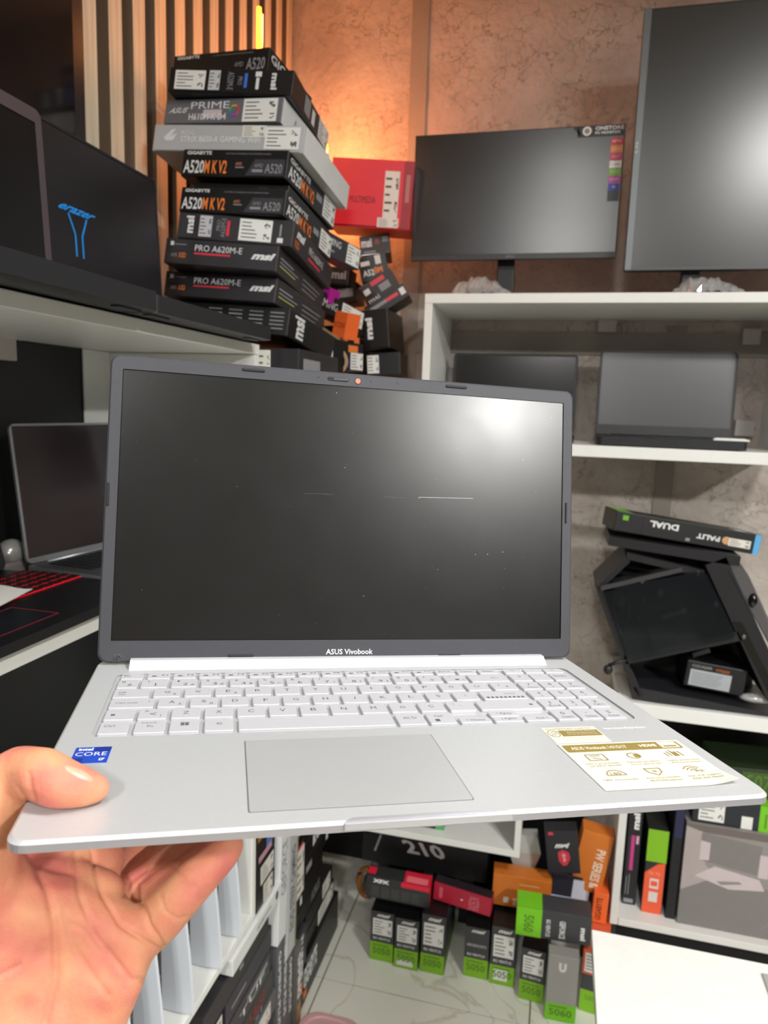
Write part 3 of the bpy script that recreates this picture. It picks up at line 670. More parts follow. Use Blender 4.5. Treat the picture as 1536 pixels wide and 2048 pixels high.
for k in range(20):
    a_ = 2*PI*k/20; loops.append([(math.cos(a_)*rr, yy, math.sin(a_)*rr) for rr, yy in ((.028, 0), (.036, 0), (.036, .045), (.028, .045))])
loops.append(loops[0]); q.loft(loops, mat('#8c6a3e', .3, name='brown_tape'), cap0=False, cap1=False, sm=False)
o = q.build('tape_roll'); o.location = c; o.rotation_euler = (0, .3, .5); tag(o, 'roll of brown tape lying among the boxes above the held laptop', 'tape')
for (u_, v_, y_, dm, ro, lb, dc) in ((648, 566, 2.13, (.075, .1, .05), 4, 'dark box filling the gap behind the white end label', [('t', 'front', 'msi', .3, .3, .9, .8, TXG, {'b': .04})]),
        (640, 612, 2.16, (.12, .1, .062), -6, 'dark brown box deep behind the magenta topped box', [('r', 'front', .5, .3, .9, .7, TXG)]),
        (676, 668, 2.15, (.10, .1, .075), 5, 'black box with grey lettering deep behind the orange box', [('t', 'front', 'PRO', .55, .5, .9, .8, TXG)]),
        (640, 722, 2.17, (.09, .1, .07), -3, 'dark box deep behind the kraft lid', [('r', 'front', .4, .3, .8, .6, TXG)]),
        (676, 752, 2.14, (.09, .1, .115), 2, 'black box deep in the corner right of the tape roll', [('s', 'front', .3, .15, .7, .5)])):
    fitbox('motherboard_box', lb, u_, v_, y_, dm, 3, mat('#1e1b1c', .45), dc, rol=ro)
# right column against the wall
fitbox('motherboard_box', 'small dark box under the red box near the wall', 722, 512, 2.12, (.09, .16, .055), 12, mat('#332a28', .45), [('t', 'front', 'msi', .05, .4, .4, .85, TXW, {'b': .04}), ('r', 'front', .5, .5, .65, .8, mat('#8a4838', .5)), ('r', 'front', .75, .6, .95, .9, TXG), ('r', 'front', .1, .1, .5, .2, TXG)], rol=-8)
fitbox('motherboard_box', 'GIGABYTE A520 box standing askew with orange letters near the wall', 724, 566, 2.10, (.085, .16, .072), 12, BLK, [('r', 'front', .08, .62, .4, .8, TXW), ('t', 'front', 'A52', .1, .2, .5, .45, TXW, {'b': .03}), ('t', 'front', '0M', .5, .25, .8, .5, ORG, {'b': .03}), ('r', 'front', .6, .6, .8, .95, TXW)], rol=-14)
fitbox('motherboard_box', 'dark MSI box with red stripe tilted against the wall', 738, 616, 2.06, (.11, .14, .065), 8, mat('#262022', .4), [('r', 'front', .35, .72, .75, .92, RED), ('r', 'front', .08, .5, .25, .75, TXW), ('r', 'front', .5, .3, .8, .62, TXG), ('t', 'front', 'msi', .08, .1, .4, .32, TXW)], rol=-33)
fitbox('motherboard_box', 'dark MSI box with red stripe lying tilted just above the held laptop', 742, 640, 2.03, (.13, .14, .04), 8, mat('#1c1a1c', .4), [('r', 'front', .1, .45, .5, .7, TXG), ('r', 'front', .5, .45, .8, .7, RED), ('r', 'front', .85, .3, .97, .8, TXW)], rol=-33, ref=(0, 0, 0))
fitbox('motherboard_box', 'upright black box with vertical white lettering right of the long label', 728, 700, 2.0, (.075, .2, .11), 0, BLK, [('t', 'front', 'msi', .12, .25, .4, .8, TXW, {'rot': 90, 'b': .05})], rol=-6)
fitbox('motherboard_box', 'black box with grey label leaning at the wall above the held laptop', 733, 752, 2.03, (.10, .18, .065), 5, BLK, [('s', 'front', .04, .1, .38, .9)], rol=-4)
REDC = mat('#e01c34', .38, name='red_card'); REDD = mat('#a01424', .4)
carton('graphics_card_box', 'bright red box with white shipping label leaning by the wall', pose((-.700, 2.06, 2.195), rotE(8, 3, 3)), (.235, .15, .185), REDC,
       [('t', 'front', 'X MULTIMEDIA', .18, .36, .56, .46, mat('#7a0c1c', .5)), ('s', 'front', .66, .16, .84, .84), ('s', 'front', .60, .02, .86, .16), ('r', 'front', .885, 0.01, .995, .99, REDD), ('r', 'front', .92, .4, .97, .8, mat('#b87878', .5))], 'boxes heaped in the room corner')
# shelf carrying that heap, hidden behind the held laptop
t = thing('corner_shelf', 'white corner shelf board under the stacked boxes', 'shelf', (LX+.031, 1.36, 1.68))
q = MB(); q.box((0, 0, 0), (.42, BY-1.36-.01, .018), WHITE); q.build('shelf_board', t)
for yy in (.15, .85):
    q = MB(); q.beam((0.002, yy, -.25), (.30, yy, -.001), .02, .02, WHITE2); q.build('bracket', t)

# ---------------------------------------------------------------- pc case and palit box on the right cabinet
yc = 1.998
P2 = lambda a, b: aty(1120+a/3.6923, 960+b/3.6923, yc)
t = thing('computer_case', 'black angular computer case with glass side and power supply inside', 'computer', (.4, yc, rz1))
org = Vector((.4, yc, rz1))
CB = mat('#1b1a1e', .4, name='case_black', bump=.05, scale=600)
CG = mat('#45464c', .45, name='case_grey_panel')
def lp(a, b, dy=0): p = P2(a, b)-org; return Vector((p.x, p.y+dy, p.z))
def beamc(nm, a, b, wd, dp, m, dy=0):
    q = MB(); q.beam(lp(*a, dy), lp(*b, dy), wd, dp, m); return q.build(nm, t)
beamc('top_rail', (360, 448), (1330, 603), .026, .2, CB)
beamc('upper_beam', (500, 560), (1060, 690), .018, .02, CB, -.004)
beamc('front_beam', (1150, 600), (1620, 1620), .055, .2, CB)
beamc('rear_beam', (505, 590), (285, 800), .014, .2, CB)
beamc('rear_beam', (285, 790), (500, 1400), .016, .2, CB)
beamc('glass_frame_edge', (300, 795), (900, 655), .012, .012, mat('#3a3a3c', .4), -.01)
beamc('middle_beam', (480, 1330), (1340, 1150), .026, .2, CB)
beamc('lower_brace', (500, 1400), (590, 1600), .02, .2, CB)
beamc('base_rail', (540, 1570), (1700, 1800), .034, .22, mat('#232428', .4))
q = MB(); pts = [lp(*p) for p in ((500, 590), (1130, 640), (1560, 1600), (1560, 1780), (600, 1560), (300, 800))]
q.loft([[tuple(p+Vector((0, .195, 0))) for p in pts], [tuple(p+Vector((0, .2, 0))) for p in pts]], mat('#0c0c0e', .5)); q.build('back_plate', t)
# interior motherboard tray, fan ring, details
q = MB(); pts = [lp(*p, .12) for p in ((400, 800), (1000, 680), (1250, 1130), (560, 1290))]
q.loft([[tuple(p) for p in pts], [tuple(p+Vector((0, .004, 0))) for p in pts]], mat('#141416', .5)); q.build('board_tray', t)
q = MB(); c = lp(465, 980, .05); ax = (lp(545, 1110, .05)-c); bx = (lp(400, 880, .05)-c)
for rr, m in ((1, mat('#4c5052', .3)),):
    pts = []
    for k in range(25):
        a_ = 2*PI*k/24; pts.append(c+Vector((math.cos(a_)*.022, math.cos(a_)*.03, 0))+Vector((-.012*math.sin(a_), 0, .042*math.sin(a_))))
    q.tube(pts, .0026, m, 6)
for k in range(7):
    a_ = 2*PI*k/7; q.beam(c+Vector((0, .01, 0)), c+Vector((math.cos(a_)*.018-.01*math.sin(a_), .02, .036*math.sin(a_))), .012, .002, mat('#1a1b1c', .4))
q.build('fan', t)
q = MB()
for (u, v, wd) in ((650, 950, .004), (610, 1095, .004), (780, 900, .01), (635, 810, .006), (560, 610, .006), (1020, 690, .006), (720, 1255, .006), (815, 1240, .006), (885, 1330, .006), (1355, 1155, .005), (1150, 915, .007)):
    p = lp(u, v, .10 if u < 1000 else -.004); q.ell(p, (wd, .003, wd*1.3), mat('#6a6a6e', .35), 8, 6)
q.build('screws', t)
q = MB(); q.beam(lp(790, 1100, .11), lp(980, 1045, .11), .014, .004, mat('#5a5a5c', .4)); q.build('card_bracket', t)
q = MB(); q.beam(lp(1010, 1350, .06), lp(1140, 1310, .06), .012, .004, mat('#2c2c2e', .4)); q.build('card_bracket', t)
# psu
pa = lp(935, 1410, .03); 
R = rotE(0, 0, 5).to_4x4()
ps = MB(); ps.M = Matrix.Translation(lp(920, 1545, .03)) @ R; ps.box((0, 0, 0), (.155, .14, .075), mat('#101012', .45), .003)
ps.text('COUGAR', lambda u, v, z: (u, -.0005-z, v), .014, .058, .066, .066, 0, TXG, bold=.02); ps.text('VTE600', lambda u, v, z: (u, -.0005-z, v), .075, .056, .11, .064, 0, mat('#b0561c', .5), bold=.03)
ps.build('power_supply', t)
ps = MB(); ps.M = Matrix.Translation(lp(920, 1545, .03)) @ R; F = lambda u, v, z: (u, -.0008-z, v)
ps.box((.012, -.0008, .006), (.118, 0, .052), mat('#a8acb2', .5))
for i in range(6): ps.quad(F, .018, .012+.006*i, .018+.07+.004*(i % 3), .0145+.006*i, .0003, mat('#8a8e94', .5))
ps.build('label_sticker', t)
# glass pane
GL = bpy.data.materials.new('tinted_glass'); GL.use_nodes = True; nt = GL.node_tree; b_ = nt.nodes['Principled BSDF']; b_.inputs['Base Color'].default_value = (.03, .035, .04, 1); b_.inputs['Roughness'].default_value = .08
tr = nt.nodes.new('ShaderNodeBsdfTransparent'); tr.inputs[0].default_value = (.6, .62, .64, 1); mxs = nt.nodes.new('ShaderNodeMixShader'); mxs.inputs[0].default_value = .22
nt.links.new(tr.outputs[0], mxs.inputs[1]); nt.links.new(b_.outputs[0], mxs.inputs[2]); nt.links.new(mxs.outputs[0], nt.nodes['Material Output'].inputs[0])
q = MB(); pts = [lp(*p, -.012) for p in ((320, 820), (1040, 665), (1080, 690), (1290, 1130), (1270, 1160), (540, 1330), (490, 1290))]
q.loft([[tuple(p) for p in pts], [tuple(p+Vector((0, .003, 0))) for p in pts]], GL); q.build('glass_panel', t)
q = MB(); pts = [lp(*p, -.002) for p in ((1275, 1045), (1345, 1055), (1620, 1600), (1560, 1610))]
q.loft([[tuple(p) for p in pts], [tuple(p+Vector((0, .004, 0))) for p in pts]], GLOSSBLACK); q.build('front_slot', t)
# grey top/front shell running to the right
q = MB(); pts = [lp(1245, 670, -.004), lp(1345, 590, .1), lp(1500, 800, .15), lp(1800, 1450, .15), lp(1750, 1600, 0), lp(1536, 1180, -.004)]
q.loft([[tuple(p) for p in pts], [tuple(p+Vector((0, .03, 0))) for p in pts]], CG); q.build('grey_shell', t)
q = MB(); 
for (u, v, a_, b_) in ((1425, 890, .012, .02),): q.ell(lp(u, v, .0), (a_, .012, b_), GLOSSBLACK, 12, 8)
q.build('port_recess', t)
# dangling plug on the left
q = MB(); q.tube([tuple(lp(500, 1330, .0)), tuple(lp(420, 1345, .0)), tuple(lp(360, 1370, .0))], .004, PLASTIC, 6, .006); q.ell(lp(355, 1400, .0), (.013, .01, .014), PLASTIC, 12, 8); q.build('wheel_foot', t)
q = MB(); rn = random.Random(4)
q.ell((0, 0, .012), (.045, .02, .012), BAG, 10, 6); o = q.build('plastic_wrap'); o.location = aty(1512, 1405, 2.03); tag(o, 'clump of clear plastic wrap in front of the power supply', 'wrap')
# Palit
PG = mat('#6aa828', .45, name='green_print')
carton('graphics_card_box', 'black DUAL graphics card box lying upside down on the computer case', pose((.1525, 2.004, 1.3662), rotE(7.7, -3, 7.2)), (.382, .16, .0535), mat('#18191a', .4),
       [('t', 'front', 'DUAL', .24, .50, .44, .82, TXW, {'rot': 180, 'b': .04}), ('t', 'front', 'PALIT', .57, .32, .73, .58, TXW, {'rot': 180, 'b': .04}), ('p', 'front', [(.775+.03*math.cos(k*PI/6), .45+.2*math.sin(k*PI/6)) for k in range(12)], mat('#c9a070', .4)),
        ('s', 'front', .79, .22, .94, .62, mat('#dcd8cc', .5)), ('r', 'front', .05, .6, .09, .85, PG), ('r', 'top', .01, .02, .12, .9, mat('#7ac030', .45)), ('r', 'front', .5, .1, .53, .25, TXG), ('r', 'front', .19, .1, .2, .9, mat('#0c0c0c', .5)),
        ('r', 'front', .962, 0, 1, 1, mat('#5aa8dc', .4)), ('r', 'right', .0, .0, .25, 1, mat('#5aa8dc', .4)), ('r', 'top', .85, .1, .93, .5, TXW)])

# ---------------------------------------------------------------- floor boxes
GC = mat('#7fb81e', .42, name='lime_card'); GC2 = mat('#74c41a', .4, name='bright_lime_card'); GT = mat('#55801a', .5, name='olive_print')
ANTH = mat('#3a3b3e', .45, name='anthracite_card')
def gpu(i, x, y, w_, h_, yaw, label, sticker=True, extra=()):
    gh = .062/h_
    D = [('r', 'front', .0, .0, 1, gh, GC), ('r', 'right', 0, 0, 1, gh, GT), ('t', 'front', '5050', .12, gh*.35, .88, gh*.72, GT, {'b': .02}), ('r', 'front', .12, gh*.8, .8, gh*.86, GT), ('t', 'front', '8G VENTUS', .12, gh+.05, .85, gh+.10, TXW, {'b': .02}), ('t', 'front', 'msi', .3, .90, .8, .97, TXW, {'b': .05, 'sl': 1}),
         ('r', 'top', 0, 0, 1, 1, BLK)]
    if sticker: D += [('s', 'front', .1, gh+.15, .92, .86)]
    else: D += [('t', 'front', 'GEFORCE RTX', .1, .62, .9, .67, TXW)]
    return carton('graphics_card_box', label, Matrix.Translation((x, y, .001)) @ Matrix.Rotation(math.radians(yaw), 4, 'Z'), (w_, .22, h_), ANTH, D+list(extra), 'upright green footed graphics card boxes on the floor', flaps=False)
gpu(0, -.465, 1.900, .073, .163, 0, 'leftmost upright 5050 box with green foot, under the XFX box')
gpu(1, -.387, 1.891, .073, .163, 0, 'second upright 5050 box from the left, with small white sticker on its green foot', extra=[('r', 'front', .12, .05, .8, .17, PAPER)])
gpu(2, -.307, 1.896, .072, .190, 0, 'third upright 5050 box from the left, beside the dark gap')
gpu(3, -.179, 1.916, .072, .163, 0, 'upright 5050 box without white label, right of the dark gap', sticker=False)
gpu(4, -.101, 1.910, .072, .186, 0, 'upright 5050 box with square white sticker on its green foot', extra=[('r', 'front', .15, .07, .72, .26, PAPER)])
gpu(5, -.013, 1.878, .069, .163, -4.5, 'upright 5050 box behind left of the grey box')
carton('graphics_card_box', 'tall grey 5060 box with white U logo and bright green foot', Matrix.Translation((.062, 1.826, .001)) @ Matrix.Rotation(math.radians(2), 4, 'Z'), (.082, .04, .2), mat('#9b9995', .45),
       [('r', 'front', 0, 0, 1, .27, GC2), ('t', 'front', '5060', .12, .08, .88, .19, GT, {'b': .02}), ('r', 'front', .12, .21, .7, .23, GT), ('t', 'front', 'U', .35, .76, .6, .9, TXW, {'b': .08}), ('r', 'right', 0, 0, 1, .27, GC2)], flaps=False)
carton('graphics_card_box', 'narrow box with orange top and green foot beside the desk corner', Matrix.Translation((.156, 1.884, .001)) @ Matrix.Rotation(math.radians(-7), 4, 'Z'), (.066, .2, .19), mat('#d8603a', .45),
       [('r', 'front', 0, 0, 1, .36, GC), ('r', 'front', 0, .36, 1, .62, ANTH), ('s', 'front', .1, .66, .9, .97), ('t', 'front', '5050', .2, .2, .8, .28, GT)], flaps=False)
gB = 'boxes lying across the upright graphics card boxes'
XR = mat('#d41c38', .4, name='xfx_red')
carton('graphics_card_box', 'dark XFX box with red corner lying on the leftmost upright boxes', pose((-.487, 1.912, .198), rotE(2.5, 0, 2.2)), (.194, .055, .070), mat('#2a2c2c', .4),
       [('t', 'front', 'XFX', .1, .74, .36, .92, TXW, {'b': .06}), ('r', 'front', .55, .76, 1, .995, XR), ('r', 'top', .58, 0, 1, 1, XR), ('r', 'top', .62, .1, .95, .6, mat('#e8707c', .45)), ('r', 'top', 0, .2, .12, .8, XR), ('r', 'right', 0, 0, 1, 1, XR)]+[('r', 'front', .08+.16*i, .1, .08+.16*i+.13, .6, mat('#383a38', .5)) for i in range(5)], gB, flaps=False)
CRIM = mat('#a81c34', .42, name='crimson_card')
carton('graphics_card_box', 'crimson box lying beside the XFX box', pose((-.286, 1.955, .200), rotE(-6.9, 0, 2.0)), (.177, .035, .06), CRIM, [('t', 'front', 'RADEON', .62, .1, .8, .8, mat('#d87888', .5), {'rot': 90}), ('r', 'front', .1, .2, .16, .8, mat('#c85868', .5)), ('p', 'front', [(.48, .45), (.5, .4), (.52, .45), (.5, .5)], PAPER), ('r', 'top', 0, 0, 1, 1, mat('#241c22', .5))], gB, flaps=False)
PWO = mat('#d07428', .42, name='pw_orange')
def pw(nm, M, dims, rot, label):
    D = [('t', 'front', 'PW SERIES', *((.14, .1, .66, .3) if rot == 180 else (.55, .2, .85, .75)), mat('#f0d8c0', .5), {'rot': rot, 'b': .03}), ('r', 'front', *((.82-.04, .1, .9, .3) if rot == 180 else (.58, .08, .85, .17)), mat('#e8d8c8', .5))]
    if rot == 180: D = [('t', 'front', 'PW SERIES', .36, .08, .86, .30, mat('#f0d8c0', .5), {'rot': 180, 'b': .03}), ('r', 'front', .2, .12, .29, .3, mat('#e8d8c8', .5)), ('t', 'front', '650W', .5, .42, .8, .52, mat('#e8b080', .5), {'rot': 180}), ('r', 'front', .45, .75, .8, .8, mat('#e0a070', .5))]
    return carton(nm, label, M, dims, PWO, D, 'orange power supply boxes', flaps=False)
pw('power_supply_box', pose((-.112, 1.985, .200), rotE(3.6, -.7, 1)), (.172, .06, .10), 180, 'orange PW SERIES box lying upside down in the middle of the heap')
a = aty(1137, 1787, 2.02)
pw('power_supply_box', pose((a.x+.002, 2.03, .275), rotE(0, 0, 8)), (.09, .06, .19), 270, 'orange PW SERIES box standing at the cabinet side')
carton('graphics_card_box', 'green ended 5060 box lying on the right upright boxes', pose((-.033, 1.872, .2055), rotE(2.6, 0, 0)), (.206, .07, .088), ANTH,
       [('r', 'front', 0, 0, .34, 1, GC2), ('r', 'top', 0, 0, .34, 1, GC2), ('t', 'front', '5060', .1, .15, .24, .75, GT, {'rot': 270, 'b': .02}), ('t', 'front', '8G VENTUS', .40, .1, .46, .7, TXW, {'rot': 270, 'b': .02}), ('t', 'front', 'GEFORCE', .58, .1, .66, .72, TXW, {'rot': 270, 'b': .02}), ('t', 'front', 'msi', .86, .15, .93, .6, TXW, {'rot': 270, 'b': .05})], gB, flaps=False)
a = aty(1098, 1722, 1.99)
carton('graphics_card_box', 'black MSI box with red shield emblem hanging over the heap', pose((a.x, 1.99, .33), rotE(4, 0, -8)), (.094, .05, .135), mat('#26242a', .38),
       [('t', 'front', 'msi', .3, .6, .7, .72, TXW, {'b': .06, 'sl': 1}), ('p', 'front', [(.35, .5), (.5, .56), (.68, .5), (.72, .36), (.6, .2), (.48, .18), (.36, .3)], mat('#c83848', .4)), ('p', 'front', [(.46, .44), (.52, .48), (.6, .42), (.54, .38), (.6, .32), (.5, .26), (.5, .36)], mat('#e89098', .4)), ('r', 'front', .1, .9, .25, .97, RED)], gB, flaps=False)
# silver/white bits and orange box in the heap
carton('graphics_card_box', 'white and dark patterned box behind the green ended box', pose((.055, 2.02, .215), rotE(6, 0, 4)), (.115, .1, .10), mat('#2a2a34', .45), [('r', 'front', .55, .05, .98, .9, mat('#c8ccd8', .4)), ('r', 'front', .0, .0, .9, .3, mat('#b8bcd0', .4))], gB, flaps=False)
a = aty(1186, 1860, 2.0)
carton('graphics_card_box', 'orange GIGABYTE box standing between the heap and the cabinet', pose((a.x-.008, 2.0, .195), rotE(0, 0, 2)), (.042, .12, .095), OR2, [('t', 'front', 'GIGABYTE', .2, .1, .6, .85, mat('#7a2a10', .5), {'rot': 90, 'b': .02})], gB, flaps=False)
carton('graphics_card_box', 'brown carton under the orange box by the cabinet side', Matrix.Translation((.165, 2.09, .001)), (.06, .15, .19), mat('#5a3222', .5), [], gB, flaps=False)
carton('graphics_card_box', 'dark carton deep in the gap under the crimson box', Matrix.Translation((-.225, 2.13, .001)), (.25, .1, .197), mat('#101012', .5), [], gB, flaps=False)
# big dark 210 box
z2 = aty(804, 1733, 2.10)
bb0 = aty(722, 1680, 2.12)
carton('storage_crate', 'big black box with white number 210 under the low shelf', pose((-.535, 2.03, .232), rotE(1, 0, 1)), (.40, .15, .135), mat('#0c0c0d', .5),
       [('t', 'front', '210', .34, .40, .66, .72, mat('#a8a8aa', .5), {'b': .03, 'sl': -1}), ('t', 'front', '/', .10, .3, .16, .75, TXG), ('r', 'front', .19, .8, .23, .88, XR)], gB, flaps=False)
carton('storage_crate', 'plain black carton carrying the 210 box', pose((-.50, 2.13, .001), rotE(0)), (.14, .1, .215), mat('#0b0b0c', .5), [], gB, flaps=False)
PIPE = mat('#98602a', .3, name='amber_plastic')
q = MB(); c = aty(722, 1762, 2.08); pts = [(.02+.028*math.cos(a_*.35+1.2), 0, .05*math.sin(a_*.35+1.2)) for a_ in range(12)]
q.tube(pts, .009, PIPE, 8); o = q.build('amber_handle'); o.location = (c.x, 2.08, c.z); tag(o, 'amber curved handle left of the XFX box', 'handle')
q = MB(); q.loft([[(0, 0, 0), (.05, 0, -.01), (.055, .06, 0), (0, .06, .01)], [(-.02, 0, .06), (.075, 0, .07), (.07, .06, .07), (-.02, .06, .06)], [(0, .01, .11), (.06, .01, .12), (.06, .05, .12), (0, .05, .11)]], mat('#b9bab8', .25, .2, name='silver_foil'))
o = q.build('foil_bag'); c = aty(1015, 1738, 2.06); o.location = (c.x+.022, 2.06, c.z); tag(o, 'silver foil bag between the 210 box and the MSI box', 'bag')
# green edged card on the low shelf
q = carton('graphics_card_box', 'dark box with green end lying on the low shelf', Matrix.Translation((aty(785, 1650, 2.0).x, 2.0, LOWZ+.021)), (aty(888, 1650, 2.0).x-aty(785, 1650, 2.0).x, .15, .05), mat('#1c2624', .4), [('r', 'front', .84, 0, 1, 1, mat('#58b868', .4)), ('t', 'front', '8', .72, .2, .8, .8, TXW)])
# inside the floor cabinet
def cabbox(label, u0, u1, vt, vb, y, dep, body, dec, name='graphics_card_box'):
    a = aty(u0, vb, y); b = aty(u1, vb, y); tz = aty(u0, vt, y).z
    return carton(name, label, Matrix.Translation((a.x, y, .2225)), (b.x-a.x, dep, tz-.2225), body, dec, 'boxes inside the floor cabinet', flaps=False)
MGT = mat('#c03a80', .45, name='magenta_print')
cabbox('narrow black MSI box with magenta bar inside the floor cabinet', 1246, 1273, 1600, 1778, 2.07, .2, mat('#1b1b1e', .4),
       [('t', 'front', 'msi', .3, .74, .8, .9, TXW, {'rot': 90, 'b': .05}), ('r', 'front', .1, .34, .55, .68, MGT), ('r', 'front', .1, .34, .3, .68, mat('#2c2c30', .4)), ('r', 'front', .15, .1, .2, .28, TXG), ('r', 'front', .35, .1, .4, .3, TXG), ('r', 'front', .1, .02, .8, .06, TXG), ('r', 'front', .65, .6, .85, .68, mat('#c8a0b0', .5))])
cabbox('narrow box with lime top half and orange lower half inside the floor cabinet', 1284, 1325, 1655, 1803, 2.05, .2, mat('#2a2c28', .4),
       [('r', 'front', .0, .62, 1, 1, GC), ('p', 'front', [(0, 0), (.96, 0), (.96, .62), (.6, .6), (0, .48)], mat('#e85c38', .45)), ('r', 'front', .28, .3, .72, .42, mat('#d8ccc8', .5)), ('r', 'front', .28, .14, .72, .26, mat('#d8ccc8', .5)), ('r', 'front', .33, .33, .66, .39, mat('#e85c38', .45)), ('t', 'front', '70 75', .2, .46, .75, .5, mat('#f0a890', .5))])
cabbox('tall black navy box between the orange box and the grey printed carton', 1330, 1350, 1600, 1835, 2.04, .25, mat('#14151c', .4), [('r', 'front', .1, .7, .9, .95, mat('#22244a', .4))])
# printed grey carton: flat print of two laptops on a desk
a = aty(1352, 1858, 2.03)
u0 = a.x; wc = .42; hc = .315
PK1 = mat('#7c7876', .45, name='print_mid_grey'); PK2 = mat('#c6b8ba', .45, name='print_pale_pink'); PK3 = mat('#918c8a', .45)
D = [('r', 'front', 0, 0, 1, 1, mat('#8e8886', .4)), ('p', 'front', [(0, .0), (1, 0), (1, .42), (.22, .52), (0, .34)], PK1), ('r', 'front', 0, .93, 1, 1, mat('#6c6460', .5)), ('p', 'front', [(0, .34), (.22, .52), (.14, .62), (.12, .93), (0, .97)], mat('#a89e9c', .45)),
     ('p', 'front', [(.1, .66), (.1, .93), (.48, .88), (.46, .6)], PK1), ('p', 'front', [(.1, .66), (.16, .67), (.16, .84), (.1, .85)], PK2),
     ('p', 'front', [(.08, .5), (.2, .62), (.48, .56), (.52, .46), (.3, .42)], PK2), ('p', 'front', [(.47, .58), (.53, .58), (.53, .8), (.47, .8)], PK2), ('p', 'front', [(.55, .78), (.78, .78), (.78, .92), (.53, .92)], PK2), ('p', 'front', [(.55, .52), (.92, .50), (.92, .78), (.55, .78)], PK1),
     ('p', 'front', [(.22, .48), (.36, .51), (.38, .49), (.25, .45)], mat('#8c8482', .5)), ('p', 'front', [(.92, .6), (1, .6), (1, .92), (.92, .92)], PK2)]
D += [('p', 'front', [(.5+.06*i, .05+.02*i), (.503+.06*i, .05+.02*i), (.66+.06*i, .3), (.655+.06*i, .3)], PK3) for i in range(5)]
t = carton('printed_carton', 'large grey carton printed with laptops on a desk, inside the floor cabinet', Matrix.Translation((u0, 2.03, .2225)), (wc, .28, hc), mat('#8a8482', .45), D, 'boxes inside the floor cabinet', flaps=False)
a = aty(1382, 1655, 2.04)
carton('graphics_card_box', 'black 5070 box with lime end lying on the grey printed carton', Matrix.Translation((a.x, 2.04, .2225+hc+.0005)), (.32, .2, .078), mat('#1f242c', .4),
       [('s', 'front', .05, .12, .26, .95), ('r', 'front', .40, .02, .49, .5, PAPER), ('r', 'front', .54, 0, 1, 1, GC2), ('t', 'front', '5070', .63, .15, .73, .85, GT, {'rot': 90, 'b': .02}), ('r', 'front', .585, .15, .60, .7, GT), ('r', 'top', .54, 0, 1, 1, GC2)], 'boxes inside the floor cabinet', flaps=False)
zt = .2225+hc+.0005+.0785
a = aty(1455, 1600, 2.06)
carton('graphics_card_box', 'dark green printed box leaning in the shade at the top of the floor cabinet', pose((a.x-.03, 2.06, zt+.004), rotE(6, 0, 0)), (.25, .16, .085), mat('#22301a', .45), [('r', 'front', .25, .1, .7, .9, mat('#3c5a20', .5)), ('r', 'front', 0, .2, .2, .8, TXG), ('r', 'front', .72, 0, 1, .5, GC2), ('t', 'front', '5070', .3, .3, .65, .8, mat('#5a7a30', .5))], 'boxes inside the floor cabinet', flaps=False)

# ---------------------------------------------------------------- game consoles on the low console shelf
PSW = mat('#cdd2da', .38, name='console_white', var=.01); PSB = mat('#17181a', .25, name='console_gloss_black')
def console(y0, label):
    t = thing('game_console', label, 'game console', (-.603, y0, .5475), 'white game consoles in a row on the console shelf')
    H = .385; D = .25
    def plate(sgn, yb):
        q = MB(); loops = []
        for k in range(9):
            s = k/8; z = .004+s*H; fl = .012*(s**3)+.004*math.sin(PI*s); d0 = .010*math.cos(s*PI)
            y = yb+sgn*fl
            prof = [(-D, y), (-D, y+sgn*.004), (d0-.03, y+sgn*.010), (d0, y+sgn*.006), (d0+.002, y+sgn*.002), (d0-.002, y)]
            loops.append([(a, b, z) for a, b in (prof if sgn > 0 else prof[::-1])])
        q.loft(loops, PSW, sm=False); return q.build('side_plate', t)
    plate(-1, .012)
    q = MB(); q.box((-D+.004, .0125, .006), (-.006, .031, H-.01), PSB, .003); b = q.build('core', t)
    q = MB()
    for k in range(6): q.box((-.0061, .016, .25+k*.006), (-.0055, .028, .252+k*.006), GLOSSBLACK)
    q.box((-.0061, .019, .12), (-.0052, .025, .128), mat('#5a5c60', .4)); q.box((-.0061, .019, .145), (-.0052, .025, .150), mat('#5a5c60', .4)); q.build('ports', t)
for i, (y0, lb) in enumerate(((.865, 'white game console mostly hidden behind the wrist'), (.95, 'white game console nearest the wrist on the console shelf'), (1.048, 'second white game console from the wrist, in front of the little finger'), (1.16, 'third white game console from the wrist'), (1.25, 'white game console next to the shelf end post'))):
    console(y0, lb)

# ---------------------------------------------------------------- pile of boxes against the left wall, edge on
GP = 'motherboard boxes piled under the console shelf'
def pile(label, y0, y1, z0, z1, body, dec=(), x=-.60, yaw=0, rol=0, d=.22, nm='motherboard_box'):
    R = rotE(90+yaw, 0, 0) @ rotE(0, 0, rol)
    return carton(nm, label, pose((x, y0, z0), R), (y1-y0, d, z1-z0), body, dec, GP, flaps=False)
MSI_ = [('t', 'front', 'msi', .7, .3, .92, .75, TXW, {'b': .05, 'sl': 1}), ('t', 'front', 'PRO B650M', .2, .4, .6, .7, TXG)]
LBL = lambda a, b: ('s', 'front', a, .08, b, .94, mat('#d2cfc6', .55))
ASH = mat('#55565a', .45, name='ash_card')
pile('white box with round finger hole bridging the end of the console shelf', 1.22, 1.49, .486, .522, SILW, [('p', 'front', [(.88+.03*math.cos(k*PI/6), .5+.3*math.sin(k*PI/6)) for k in range(12)], mat('#5a5040', .6)), ('t', 'front', 'GEFORCE RTX', .45, .3, .75, .6, TXG)], x=-.592)
